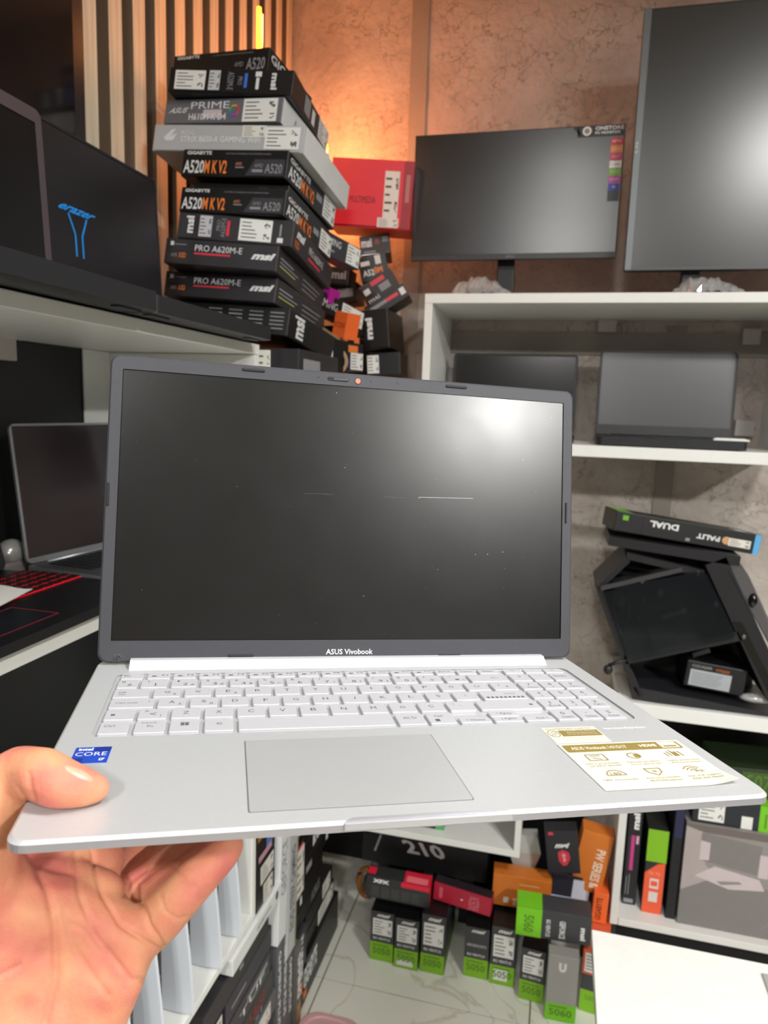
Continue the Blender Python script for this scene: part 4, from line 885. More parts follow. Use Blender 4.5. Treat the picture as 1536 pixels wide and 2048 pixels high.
for i, (z, dd, lb) in enumerate(((.5265, [LBL(.35, .85)], 'black box with white label just above the white box'), (.580, [LBL(.2, .9)], 'black box with wide white label, second above the white box'), (.634, [('r', 'front', .1, .2, .8, .5, mat('#b08898', .5)), ('r', 'front', .5, .5, .9, .9, mat('#4a70b0', .5))], 'black box with pink and blue print beside the shelf post'), (.688, [('r', 'front', .05, .2, .6, .8, mat('#a0602a', .5))], 'black box with copper print just under the held laptop'))):
    pile(lb, 1.356, 1.462, z, z+.052, BLK, dd)
pile('white gaming box standing on edge, left of two', 1.474, 1.528, .35, .70, SILW, [('t', 'front', 'GEFORCE', .2, .35, .8, .75, TXG, {'rot': 90})], x=-.595, rol=3)
pile('white gaming box standing on edge, right of two', 1.536, 1.596, .262, .70, SIL, [('t', 'front', 'ROG STRIX GAMING', .25, .15, .75, .68, mat('#77787c', .5), {'rot': 90, 'b': .02}), ('p', 'front', [(.2, .8), (.8, .85), (.5, .78)], TXG), ('r', 'front', .9, 0, 1, 1, mat('#a09868', .5))], x=-.595, rol=2)
pile('black box with tall cream label right of the standing white boxes', 1.605, 1.672, .36, .52, BLK, [LBL(.1, .9), ('r', 'front', .1, .95, .8, .99, RED)], x=-.6)
FAR = [(1.61, 1.80, .525, .575, [('t', 'front', 'msi', .05, .2, .3, .8, TXW, {'b': .05})], 'black MSI box in the far pile, upper row'),
       (1.60, 1.80, .58, .632, [('r', 'front', .05, .2, .2, .8, TXW), ('r', 'front', .4, .2, .52, .8, ORG)], 'black box with orange dot in the far pile'),
       (1.60, 1.82, .636, .69, [('r', 'front', .3, .3, .6, .5, TXG)], 'black box topping the far pile under the held laptop'),
       (1.70, 1.92, .42, .475, [('t', 'front', 'B760', .3, .2, .6, .85, TXW, {'b': .05}), ('r', 'front', .65, .3, .8, .8, ORG)], 'black B760 box with orange spot in the far pile'),
       (1.69, 1.92, .365, .416, [('r', 'front', .1, .3, .3, .7, TXG), ('r', 'front', .85, .2, .93, .9, TXW)], 'black box with grey print in the middle of the far pile'),
       (1.62, 1.86, .305, .358, [('r', 'front', .2, .2, .26, .9, TXW)], 'black box with narrow white mark in the far pile'),
       (1.64, 1.88, .250, .302, [('t', 'front', 'AORUS', .5, .2, .8, .8, TXG)], 'black box with grey lettering low in the far pile'),
       (1.84, 2.06, .48, .535, [('r', 'front', .0, .15, .6, .35, mat('#b03060', .5)), ('t', 'front', 'PRO', .1, .45, .4, .8, TXG)], 'dark box with magenta stripe at the far end of the pile'),
       (1.70, 1.98, .130, .185, [LBL(.45, .95)], 'black box with pale label low at the far end of the pile'),
       (1.72, 1.96, .190, .245, [LBL(.6, .9)], 'dark box with small pale label second from the floor at the far end')]
for y0, y1, z0, z1, dd, lb in FAR: pile(lb, y0, y1, z0, z1, BLK if z0 < .5 else mat('#1d1b1f', .4), dd, x=-.61)
pile('dark box carrying the far pile on the floor', 1.68, 2.0, .001, .128, BLK, [('t', 'front', 'GIGABYTE', .0, .35, .35, .85, TXW, {'b': .04}), ('r', 'front', .0, .1, .08, .3, ORG)], x=-.60)
NEAR = [(1.12, 1.44, .424, .478, mat('#2b292c', .45), [('r', 'front', .5, .4, .56, .6, TXG)], 'charcoal box directly under the white box with the finger hole'),
        (1.10, 1.20, .36, .422, mat('#201d18', .5), [LBL(.2, .95)], 'box with beige label under the console shelf edge'),
        (1.215, 1.46, .366, .421, mat('#34323a', .45), [('r', 'front', .1, .4, .4, .5, TXG)], 'dark grey box second under the white box'),
        (1.11, 1.45, .30, .358, mat('#3b3c3e', .45), [('r', 'front', .62, .6, .95, .8, TXG), ('t', 'front', 'TUF', .5, .3, .9, .6, TXW)], 'grey box with faded lettering in the near pile'),
        (1.13, 1.47, .236, .297, mat('#353632', .45), [('t', 'front', 'PRO B650', .45, .3, .85, .8, mat('#98403c', .5)), ('t', 'front', 'msi', .5, .05, .8, .3, TXG)], 'dark box with red lettering in the near pile'),
        (1.10, 1.48, .18, .233, ASH, [LBL(.62, .9)], 'ash grey box with white label in the near pile'),
        (1.12, 1.46, .122, .178, BLK, [('r', 'front', .2, .2, .5, .8, TXG)], 'black box low in the near pile'),
        (1.10, 1.47, .062, .120, ASH, [LBL(.3, .6)], 'ash grey box one above the floor in the near pile'),
        (1.11, 1.46, .001, .060, BLK, [], 'black box on the floor in the near pile')]
for y0, y1, z0, z1, m, dd, lb in NEAR: pile(lb, y0, y1, z0, z1, m, dd, x=-.605 if m is not ASH else -.60, yaw=0)
for i, (y0, z1, lb) in enumerate(((1.484, .345, 'grey upright box with vertical white letters, left of three'), (1.522, .335, 'grey upright box with vertical white letters, middle of three'), (1.560, .258, 'grey upright box, right of three by the slanted box'))):
    pile(lb, y0, y0+.034, .001, z1, ASH, [('t', 'front', 'GAMING PLUS', .25, .3, .75, .92, TXW, {'rot': 270, 'b': .03})])
pile('box with stacked white letters and copper foot nearest the pink slab', 1.600, 1.634, .001, .245, mat('#5c5a54', .45), [('t', 'front', 'GAMING', .15, .35, .85, .9, TXW, {'rot': 270, 'b': .06}), ('r', 'front', .1, .05, .9, .28, mat('#b08050', .5)), ], x=-.59)
pile('GIGABYTE box with orange end low beside the floor tiles', 1.638, 1.70, .001, .245, mat('#2d3034', .45), [('t', 'front', 'GIGABYTE', .1, .4, .55, .95, TXW, {'rot': 90, 'b': .05}), ('r', 'front', .1, .2, .5, .36, ORG)], x=-.60)
q = MB(); pk = mat('#c79c9c', .45, name='pink_plastic')
q.loft([[(x, y, z) for x, y in rrect(i_, i_, .17-i_, .30-i_, .05)] for i_, z in ((0, 0), (0, .014), (.004, .018), (.014, .018), (.017, .0145))], pk)
o = q.build('plastic_slab'); p_ = atz(640, 1990, 0); o.location = (-.585, 1.36, .0005); tag(o, 'pink rounded plastic slab on the tiles at the bottom', 'scale')

# ---------------------------------------------------------------- the held laptop
RL = ((0.97302619612808, -0.22246078038893236, 0.06108373627461407), (0.03677043288545141, -0.1118414526013769, -0.9930455300465487), (0.22774537737116834, 0.9685053901082644, -0.10064468399922033))
TL_ = (-0.1515000793036326, 0.13131601331081336, 0.28214484356922626)
cols3 = [Vector((RL[0][j], RL[1][j], RL[2][j])) for j in range(3)]
tow = lambda c: CR*c[0]+CD*c[1]+CF*c[2]
ax = [tow(c) for c in cols3]; og = CC+tow(TL_)
ML = Matrix(((ax[0].x, ax[1].x, ax[2].x, og.x), (ax[0].y, ax[1].y, ax[2].y, og.y), (ax[0].z, ax[1].z, ax[2].z, og.z), (0, 0, 0, 1)))
W = .3608; DD = .2177
lap = thing('laptop', 'open silver laptop with white keys and black screen held by a hand in the foreground', 'laptop', ML)
SILV = mat('#c3c5c7', .36, .3, name='silver_deck', bump=.02, scale=2500, var=.03)
SILE = mat('#c3c1c6', .3, .6, name='silver_edge', var=.02)
KEYW = mat('#b6b6bb', .42, name='white_keycap', var=.01); KINK = mat('#56585c', .5, name='key_legend')
BEZ = mat('#3c3d42', .5, name='bezel_grey', bump=.06, scale=1500, spec=.4)
def grow(loop, d):   # shrink a rounded rectangle loop towards its centre
    cx = sum(p[0] for p in loop)/len(loop); cy = sum(p[1] for p in loop)/len(loop)
    return [(p[0]-math.copysign(d, p[0]-cx), p[1]-math.copysign(d, p[1]-cy)) for p in loop]
q = MB(); O = rrect(0, -.001, W, .2315, .008, 6)
WELL = rrect(.0150, .0965, .3470, .2005, .006, 6)
L3 = lambda loop, z: [(x, y, z) for x, y in loop]
q.loft([L3(grow(O, .026), -.0155), L3(grow(O, .016), -.0125), L3(grow(O, .0012), -.0054), L3(O, -.0048), L3(O, -.0014)], SILE, cap1=False)
q.loft([L3(O, -.0014), L3(grow(O, .0014), 0), L3(grow(WELL, -.0012), 0), L3(WELL, -.0004), L3(grow(WELL, .0008), -.0012)], SILV, cap0=False, cap1=True)
base = q.build('base', lap)
q = MB(); q.prism([(.1395, -.0010), (.2185, -.0010), (.2145, .0016), (.1435, .0016)], .0, .00025, mat('#dcdce2', .2, .6, name='polished_notch')); q.box((.139, -.0022, -.0040), (.219, -.0009, -.0002), mat('#dcdce2', .2, .6), .0005); q.build('opening_notch', base)
# touchpad
q = MB(); q.prism(rrect(.0975, .0108, .2045, .0862, .0012), .00002, .00012, mat('#6d6e72', .5)); q.prism(rrect(.0981, .0114, .2039, .0856, .001), .00012, .0004, mat('#c0c1c2', .3, .35, name='touchpad_silver', var=.02)); q.build('touchpad', base)
# keys
def key(x0, y0, x1, y1, leg=(), par=base):
    x0, y0, x1, y1 = [a/1000 for a in (x0, y0, x1, y1)]
    q = MB(); b = rrect(x0, y0, x1, y1, .0011, 2); 
    q.loft([L3(b, -.0011), L3(b, .0003), L3(grow(b, .0004), .0007)], KEYW, cap0=False)
    F = lambda u, v, z: (x0+(x1-x0)*u, y0+(y1-y0)*v, .00074+z)
    for l in leg:
        if l[0] == 'r': q.quad(F, *l[1:5], 0, KINK)
        else: q.text(l[0], F, *l[1:5], 0, KINK)
    q.build('key', par)
def letter(c, x, y, w=16.7, h=14.5, sub=None, sup=None, big=True):
    cw = .07+.22*(1 if len(c) == 1 else len(c)*.7)
    lw = min(.26, 3.6/w) if c not in ('I', 'İ') else .05
    lg = [(c, .5-lw/2, .40, .5+lw/2, .68)]
    if sub: lg.append((sub, .72, .2, .84, .4))
    if sup: lg = [(c, .46, .2, .64, .5), (sup, .2, .62, .34, .84)]+([(sub, .76, .2, .9, .42)] if sub else [])
    key(x, y, x+w, y+h, lg)
word = lambda s, a=.14, b=.7, v0=.36, v1=.56: (s, a, v0, b, v1)
yF, yN, yQ, yA, yZ, yB = 187.3, 170.5, 153.6, 136.6, 118.8, 99.6
key(18.8, yF, 33.2, 196.6, [word('esc', .1, .4, .5, .8)])
for i in range(15):
    x = 35.6+16.9*i
    nm = ('F%d' % (i+1)) if i < 12 else ('prt', 'insert', 'delete')[i-12]
    key(x, yF, x+14.9, 196.6, [(nm, .62, .52, .9, .82) if i < 12 else (nm, .2, .4, .8, .7)]+([('r', .2, .4, .4, .6)] if i < 12 else []))
key(18.6, yN, 31.4, yN+14.5, [('"', .2, .62, .34, .84), ('#', .5, .2, .7, .5)])
for i, (c, sp, sb) in enumerate((('1', '!', None), ('2', "'", '£'), ('3', '^', '#'), ('4', '+', '$'), ('5', '%', '½'), ('6', '&', None), ('7', '/', '{'), ('8', '(', '['), ('9', ')', ']'), ('0', '=', '}'), ('*', '?', None), ('-', '_', '|'))):
    letter(c, 33.2+18.9*i, yN, sup=sp, sub=sb)
key(260, yN, 288.9, yN+14.5, [('r', .62, .50, .80, .54), ('<', .58, .42, .64, .62)])
key(18.6, yQ, 40.4, yQ+14.5, [word('tab', .12, .34, .5, .7), ('r', .14, .3, .34, .34)])
for i, c in enumerate('QWERTYUIOPĞÜ'):
    letter(c, 42.6+19.0*i, yQ, sub={'Q': '@', 'E': '€'}.get(c))
key(271.0, yQ, 288.8, yQ+14.5, [(',', .3, .5, .36, .7), ("'", .6, .3, .66, .5)])
key(18.9, yA, 44.7, yA+14.5, [word('Caps Lock', .12, .62, .42, .62), ('r', .86, .6, .9, .66)])
for i, c in enumerate('ASDFGHJKLŞİ'):
    letter(c, 46.7+19.05*i, yA, sub={'A': 'Æ', 'S': 'ß'}.get(c))
stripes = []
key(256.9, yA, 288.8, yA+14.5, [('r', .55, .62, .8, .66)]+[('r', .08+.098*i, .12, .14+.098*i, .30) for i in range(9)])
key(18.9, yZ, 35.6, yZ+15, [('r', .2, .4, .34, .55)])
key(37.4, yZ, 53.8, yZ+15, [('<', .4, .35, .62, .62), ('>', .2, .7, .34, .88), ('|', .76, .2, .79, .4)])
for i, c in enumerate('ZXCVBNMÖÇ'):
    letter(c, 56.1+19.0*i, yZ, h=15)
key(227.3, yZ, 244.8, yZ+15, [('.', .5, .5, .54, .56), (':', .25, .6, .29, .8)])
key(248.2, yZ, 290.8, yZ+15, [('r', .84, .4, .9, .55)])
yb1 = yB+16.2
key(18.8, yB, 34.8, yb1, [word('Ctrl', .14, .5, .55, .75)])
key(37.5, yB, 54.3, yb1, [('FnLock', .2, .78, .7, .9), ('Fn', .4, .45, .58, .65)])
key(56.4, yB, 72.8, yb1, [('r', .36, .52, .49, .64), ('r', .51, .52, .64, .64), ('r', .36, .66, .49, .78), ('r', .51, .66, .64, .78)])
key(75.5, yB, 91.9, yb1, [word('Alt', .4, .62, .5, .7)])
key(94.6, yB, 187.0, yb1)
key(189.0, yB, 206.8, yb1, [word('Alt Gr', .25, .75, .5, .72)])
key(208.6, yB, 225.6, yb1, [('Ctrl', .3, .6, .62, .8), ('r', .25, .2, .42, .42)])
key(228, yB, 248.3, yB+8, [('< Home', .2, .3, .8, .65)])
key(250.2, yB, 269.4, yB+7.6, [('v PgDn', .25, .3, .8, .7)])
key(250.2, yB+8.2, 269.4, yb1, [('^ PgUp', .25, .3, .8, .7)])
key(271.2, yB, 290.9, yB+8, [('End >', .4, .3, .8, .65)])
for r, (yy, hh, names) in enumerate(((yB, 16.2, (('0', 'Insert'), ('.', 'Delete'), ('=', 'Enter'))), (yZ, 15, (('1', 'End'), ('2', 'v'), ('3', 'PgDn'))), (yA, 14.5, (('4', '<'), ('5', None), ('6', '>'))), (yQ, 14.5, (('7', 'Home'), ('8', '^'), ('9', 'PgUp'))), (yN, 14.5, (('+', None), ('-', None), ('NumLk', None))), (yF, 9.3, (('*', None), ('/', None), ('%', None))))):
    for c, (a, b) in enumerate(names):
        x = 292.6+16.45*c-(1.2 if r else 0)*0
        lg = [(a, .5-(.1 if len(a) < 2 else .35), .5, .5+(.08 if len(a) < 2 else .35), .76)] if a not in '.-' else [('r', .46, .6, .54, .64)]
        if b: lg.append((b, .3 if len(b) > 1 else .46, .18, .82 if len(b) > 1 else .56, .36))
        key(x, yy, x+15, yy+hh, lg)
# stickers
q = MB(); BLU = mat('#1f46b4', .3, name='intel_blue', spec=.6); F = lambda u, v, z: (.0118+.0175*u, .0663+.018*v, .00035+z)
q.box((.0118, .0663, .00005), (.0293, .0843, .0003), BLU); q.quad(F, .0, .0, .32, .32, .0, mat('#17308a', .3)); q.quad(F, .55, .7, 1, 1, 0, mat('#17308a', .3))
q.text('intel', F, .1, .76, .5, .93, .0001, TXW, bold=.04); q.text('CORE', F, .06, .42, .92, .66, .0001, TXW, bold=.0); q.text('i7', F, .76, .1, .92, .26, .0001, TXW, bold=.05); q.build('processor_sticker', base)
CREAM = mat('#dedbc8', .4, name='cream_sticker', var=.01); GOLD = mat('#8c7a40', .45, name='gold_print')
q = MB(); n = 14; x0, x1, y0, y1 = .2745, .3525, .0115, .0655
def sz(u, v): return .0004+max(0, (u-.75)/.25)**2*max(0, (.35-v)/.35)**1.5*.0028
vs = [(x0+(x1-x0)*i/n, y0+(y1-y0)*j/n, sz(i/n, j/n)) for i in range(n+1) for j in range(n+1)]
fs = [(i*(n+1)+j, (i+1)*(n+1)+j, (i+1)*(n+1)+j+1, i*(n+1)+j+1) for i in range(n) for j in range(n)]
q.add(vs, fs, CREAM, True)
F = lambda u, v, z: (x0+(x1-x0)*u, y0+(y1-y0)*v, .00045+z+max(0, sz(u, v)-.0004))
q.prism([F(*p, 0)[:2] for p in rrect(.02, .80, .97, .97, .02, 3)], .00046, .0005, GOLD)
q.text('ASUS Vivobook 14/15/17', F, .07, .85, .52, .92, .0001, CREAM, bold=.02); q.text('HDMI', F, .63, .86, .77, .92, .0001, CREAM, bold=.05); q.quad(F, .80, .82, .95, .96, .0001, CREAM); q.quad(F, .82, .84, .93, .87, .0002, GOLD)
cp = ['Daha iyi görüş deneyimi', 'Daha hızlı yeni işlemci', 'Sağlıklı antimikrobiyal', '180 menteşe', 'Askeri düzey dayanıklılık', 'Hızlı WiFi bağlantı']
cp2 = ['için ASUS Splendid', 'Intel Core işlemciye kadar', 'ASUS klavye koruması', '', 'MIL-STD 810H testlerinden', 'ASUS WiFi Master']
for i in range(6):
    c_ = i % 3; r = i//3; u = .06+.32*c_; v = .60-.34*r
    q.text(cp[i], F, u, v-.09, u+.26, v-.055, .0001, GOLD)
    if cp2[i]: q.text(cp2[i], F, u+.01, v-.14, u+.25, v-.105, .0001, GOLD)
def ln(a, b, wd=.0006): 
    a = F(*a, .0001); b = F(*b, .0001); q.beam(a, b, wd, .00005, GOLD, (0, 0, 1))
def circ(u, v, ru, rv, a0=0, a1=360, n=12):
    P_ = [(u+ru*math.cos(math.radians(a0+(a1-a0)*k/n)), v+rv*math.sin(math.radians(a0+(a1-a0)*k/n))) for k in range(n+1)]
    for a, b in zip(P_, P_[1:]): ln(a, b)
for a, b in (((.12, .60), (.26, .60)), ((.26, .60), (.26, .73)), ((.26, .73), (.12, .73)), ((.12, .73), (.12, .60)), ((.16, .66), (.22, .62)), ((.15, .70), (.23, .70))): ln(a, b)
circ(.49, .67, .05, .06); q.quad(F, .49, .63, .54, .70, .0001, GOLD)
for k in range(5): ln((.76+.03*k, .62+.01*(k % 2)), (.75+.03*k, .70+.03*(k % 3)))
q.quad(F, .81, .62, .85, .72, .0001, GOLD)
circ(.2, .28, .07, .10, 0, 180); ln((.13, .28), (.27, .28)); q.text('180', F, .16, .29, .24, .34, .0001, GOLD)
for a, b in (((.44, .38), (.56, .38)), ((.56, .38), (.55, .30)), ((.55, .30), (.50, .24)), ((.50, .24), (.45, .30)), ((.45, .30), (.44, .38))): ln(a, b)
q.text('*', F, .48, .29, .52, .35, .0001, GOLD)
for rr in (.03, .055, .08): circ(.80, .27, rr, rr*1.5, 40, 150, 6)
q.text('WiFi', F, .80, .26, .88, .31, .0001, GOLD)
q.build('feature_sticker', base)
q = MB(); F = lambda u, v, z: (.2750+.0355*u, .0680+.0210*v, .0003+z)
q.box((.2750, .0680, .00005), (.3105, .0890, .0003), CREAM); q.quad(F, .25, .38, .98, .78, .0001, GOLD)
for r, s_ in enumerate(('COVID-19 Guard', 'ASUS Antibacterial', 'Guard teknolojisi')): q.text(s_, F, .36, .68-.12*r, .92, .75-.12*r, .0002, CREAM)
q.text('ASUS ANTIMICROBIAL GUARD PLUS', F, .05, .84, .9, .92, .0001, GOLD); q.text('ISO 22196 standardına göre test edildi', F, .2, .22, .95, .29, .0001, mat('#c8bc90', .5)); q.text('yüzey koruması sağlar', F, .2, .1, .8, .17, .0001, mat('#c8bc90', .5))
circ_pts = [(.13+.10*math.cos(k*PI/8), .58+.22*math.sin(k*PI/8)) for k in range(17)]
for a, b in zip(circ_pts, circ_pts[1:]): q.beam(F(*a, .0001), F(*b, .0001), .0005, .00005, GOLD, (0, 0, 1))
for a, b in (((.06, .46), (.2, .7)), ((.08, .6), (.16, .74)), ((.1, .44), (.19, .6))): q.beam(F(*a, .0001), F(*b, .0001), .0004, .00005, GOLD, (0, 0, 1))
q.build('guard_sticker', base)
q = MB(); q.text('harman/kardon', lambda u, v, z: (.3155+.0285*u, .0843+.0026*v, .0002+z), 0, 0, 1, 1, 0, mat('#f2f2f2', .4, name='white_engraving'), bold=.03); q.build('engraved_lettering', base)
# keep the deck fittings square with the deck
AFF = Matrix(((.99526, .00944, 0, -.000868), (-.00272, 1.0017, 0, .000773), (0, 0, 1, 0), (0, 0, 0, 1)))
for c_ in base.children: c_.data.transform(AFF)
# hinge cover
q = MB(); q.loft([[(x, .2060, .0001), (x, .2185, .0001), (x, .2185, .0052), (x, .2135, .0052)] for x in (.0228+.0, .3345)], mat('#c2c2c8', .4, .1, name='white_hinge_cover')); q.build('hinge_cover', lap)
# lid
ang = 1.726839327147955; yh, zh = .2176934, -.00084661
ul = Vector((0, -math.cos(ang), math.sin(ang))); nl = Vector((0, -math.sin(ang), -math.cos(ang)))
MLid = Matrix(((1, 0, 0, 0), (0, ul.y, nl.y, yh), (0, ul.z, nl.z, zh), (0, 0, 0, 1)))
LO = rrect(.0003, .0032, W-.0003, .2208, .0065, 6); LI = rrect(.0083, .0176, W-.0083, .2112, .0004, 6)
q = MB(); q.M = MLid
q.loft([L3(grow(LO, .003), -.0058), L3(LO, -.0045), L3(LO, -.0010), L3(grow(LO, .0012), 0), L3(grow(LI, -.0006), 0), L3(LI, -.0003), L3(LI, -.0012)], BEZ, cap1=False)
lid = q.build('lid', lap)
DSP = bpy.data.materials.new('display_matte'); DSP.use_nodes = True; b_ = DSP.node_tree.nodes['Principled BSDF']
b_.inputs['Base Color'].default_value = lin('#070806')+(1,); b_.inputs['Roughness'].default_value = .30; b_.inputs['Specular IOR Level'].default_value = .55
nt = DSP.node_tree; tc = nt.nodes.new('ShaderNodeTexCoord'); nz = nt.nodes.new('ShaderNodeTexNoise'); nz.inputs['Scale'].default_value = 30; nz.inputs['Detail'].default_value = 5
mr = nt.nodes.new('ShaderNodeMapRange'); mr.inputs[3].default_value = .26; mr.inputs[4].default_value = .31
nt.links.new(tc.outputs['Object'], nz.inputs['Vector']); nt.links.new(nz.outputs['Fac'], mr.inputs[0]); nt.links.new(mr.outputs[0], b_.inputs['Roughness'])
q = MB(); q.M = MLid; q.add(L3(LI, -.0010), [tuple(range(len(LI)))], DSP); disp = q.build('display', lid)
# small scratches on the panel
q = MB(); q.M = MLid; SCM = mat('#c4c8c4', .4, name='scratch_white'); rn = random.Random(5)
q.beam((.2306, .1281, -.00095), (.275, .1289, -.00095), .00022, .00002, SCM, (0, 0, 1)); q.beam((.2300, .1268, -.00095), (.2306, .1281, -.00095), .0002, .00002, SCM, (0, 0, 1))
SC2 = mat('#5c605c', .4, name='scratch_dim')
for xx in (.141, .150, .157, .203, .214): q.beam((xx, .1268+rn.uniform(0, .0006), -.00095), (xx+rn.uniform(.003, .01), .1270+rn.uniform(0, .0006), -.00095), .00014, .00002, SC2, (0, 0, 1))
for _ in range(46):
    xx = rn.uniform(.012, .345); yy = rn.uniform(.02, .205); l_ = rn.uniform(.0002, .0006)
    q.add([(xx, yy, -.00094), (xx+l_, yy, -.00094), (xx+l_, yy+l_*.8, -.00094), (xx, yy+l_, -.00094)], [(0, 1, 2, 3)], SC2 if rn.random() < .7 else SCM)
q.build('scratches', lid)['kind'] = 'stuff'
def pill(x0, y0, x1, y1, z0, z1, m, nm):
    q = MB(); q.M = MLid; rr = min(x1-x0, y1-y0)/2*.95; b = rrect(x0, y0, x1, y1, rr, 4)
    q.loft([L3(b, z0), L3(b, z1-.0002), L3(grow(b, rr*.3), z1)], m); return q.build(nm, lid)
RUB = mat('#2b2c30', .6, name='rubber_pad')
for a in ((.0919, .2160, .1087, .2184), (.2499, .2158, .2675, .2182), (.0893, .0062, .1075, .0080), (.2481, .0050, .2664, .0068), (.0018, .1125, .0034, .129), (.3543, .1118, .3558, .1288)):
    pill(*a, -.0005, .0007, mat('#0c0c0e', .6), 'pad_groove'); pill(a[0]+.0004, a[1]+.0004, a[2]-.0004, a[3]-.0004, -.0005, .0010, RUB, 'rubber_pad')
pill(.0105, .0035, .0167, .009, -.0005, .0002, mat('#37383c', .55), 'corner_mark')
pill(.1555, .2138, .1722, .2170, -.0005, .0002, mat('#101012', .5), 'shutter_track')
q = MB(); q.M = MLid; b = rrect(.1600, .2143, .1718, .2165, .0009, 3); q.loft([L3(b, 0), L3(b, .0005)], RUB)
for k in range(7): q.beam((.1612+.0015*k, .2146, .0006), (.1622+.0015*k, .2162, .0006), .0004, .0002, mat('#66686c', .4), (0, 0, 1))
q.build('shutter_slider', lid)
def dot(x, y, r, m, nm, z=.0003):
    q = MB(); q.M = MLid; b = [(x+r*math.cos(k*PI/8), y+r*math.sin(k*PI/8)) for k in range(16)]; q.loft([L3(b, -.0003), L3(b, z)], m); return q.build(nm, lid)
dot(.1794, .2152, .0027, mat('#1c1c1e', .4), 'camera_ring', .0002); dot(.1793, .2152, .0020, mat('#f07a58', .4, name='orange_shutter'), 'camera_shutter', .0004)
for x in (.1488, .1891, .2105): dot(x, .2157, .0006, mat('#0a0a0a', .5), 'microphone_hole', .0002)
q = MB(); q.M = MLid; q.text('ASUS Vivobook', lambda u, v, z: (.1607+.0357*u, .0074+.0040*v, .0002+z), 0, 0, 1, 1, 0, mat('#e6e6e8', .4, name='logo_white'), bold=.012); q.build('lettering', lid)

# ---------------------------------------------------------------- the hand
CM = Matrix(((CR.x, CD.x, CF.x, CC.x), (CR.y, CD.y, CF.y, CC.y), (CR.z, CD.z, CF.z, CC.z), (0, 0, 0, 1)))
def cw(u, v, Z): return camp(u, v, Z)
n_up = ax[2]
def on_deck(u, v, r, off=0.0, lift=1.0):
    d = ray(u, v); k = (r*lift+off+(og-CC).dot(n_up))/d.dot(n_up); return CC+d*k
SPH = []   # (centre, radius)
def chain(pts, step=.0022):
    for (p, r), (p2, r2) in zip(pts, pts[1:]):
        n = max(2, int((p2-p).length/step))
        for k in range(n+1): SPH.append((p.lerp(p2, k/n), r+(r2-r)*k/n))
# thumb: pad on the deck, coming round the left edge
chain([(on_deck(192, 1577, .0068), .0066), (on_deck(160, 1574, .0090, lift=.92), .0092), (on_deck(120, 1567, .0110, lift=.94), .0112), (on_deck(84, 1548, .0116, lift=1.1), .0118), (cw(40, 1548, .322), .0130), (cw(-10, 1585, .318), .0150), (cw(-55, 1660, .318), .0175), (cw(-60, 1760, .322), .0230), (cw(-10, 1850, .332), .0260)])
# palm body
def pm(u, v, rpx, front, k=1.0):
    Z = front; r = rpx/FPX*Z; Zc = front+r*k; return (cw(u, v, Zc), r)
for a in ([(-60, 1780, 95, .305), (60, 1830, 88, .312), (150, 1830, 70, .322), (215, 1850, 62, .326), (262, 1880, 56, .326)],
          [(-80, 1880, 110, .300), (20, 1910, 105, .306), (110, 1930, 95, .314), (180, 1945, 78, .318), (236, 1955, 58, .322)],
          [(-80, 2000, 120, .298), (10, 2020, 115, .303), (100, 2030, 100, .309), (160, 2050, 78, .316), (195, 2052, 58, .322)],
          [(-60, 2140, 120, .298), (60, 2150, 110, .304), (140, 2160, 70, .312)],
          [(-60, 1780, 90, .315), (40, 1770, 60, .330), (130, 1770, 55, .338), (200, 1790, 52, .336)]):
    chain([pm(*p) for p in a], .004)
for a in ([(-60, 1780, 95, .305), (-80, 1880, 110, .300), (-80, 2000, 120, .298), (-60, 2140, 120, .298), (-70, 2400, 120, .298)],
          [(60, 1830, 88, .312), (20, 1910, 105, .306), (10, 2020, 115, .303), (60, 2150, 110, .304), (50, 2400, 105, .302)],
          [(150, 1830, 70, .322), (110, 1930, 95, .314), (100, 2030, 100, .309), (140, 2160, 70, .312), (120, 2400, 70, .31)],
          [(215, 1850, 62, .326), (180, 1945, 78, .318), (160, 2050, 78, .316)], [(262, 1880, 56, .326), (236, 1955, 58, .322), (195, 2052, 58, .322), (140, 2160, 60, .315)]):
    chain([pm(*p) for p in a], .004)
chain([pm(-60, 1730, 70, .330), pm(40, 1715, 62, .345), pm(130, 1715, 58, .352), pm(200, 1720, 50, .36)], .004)
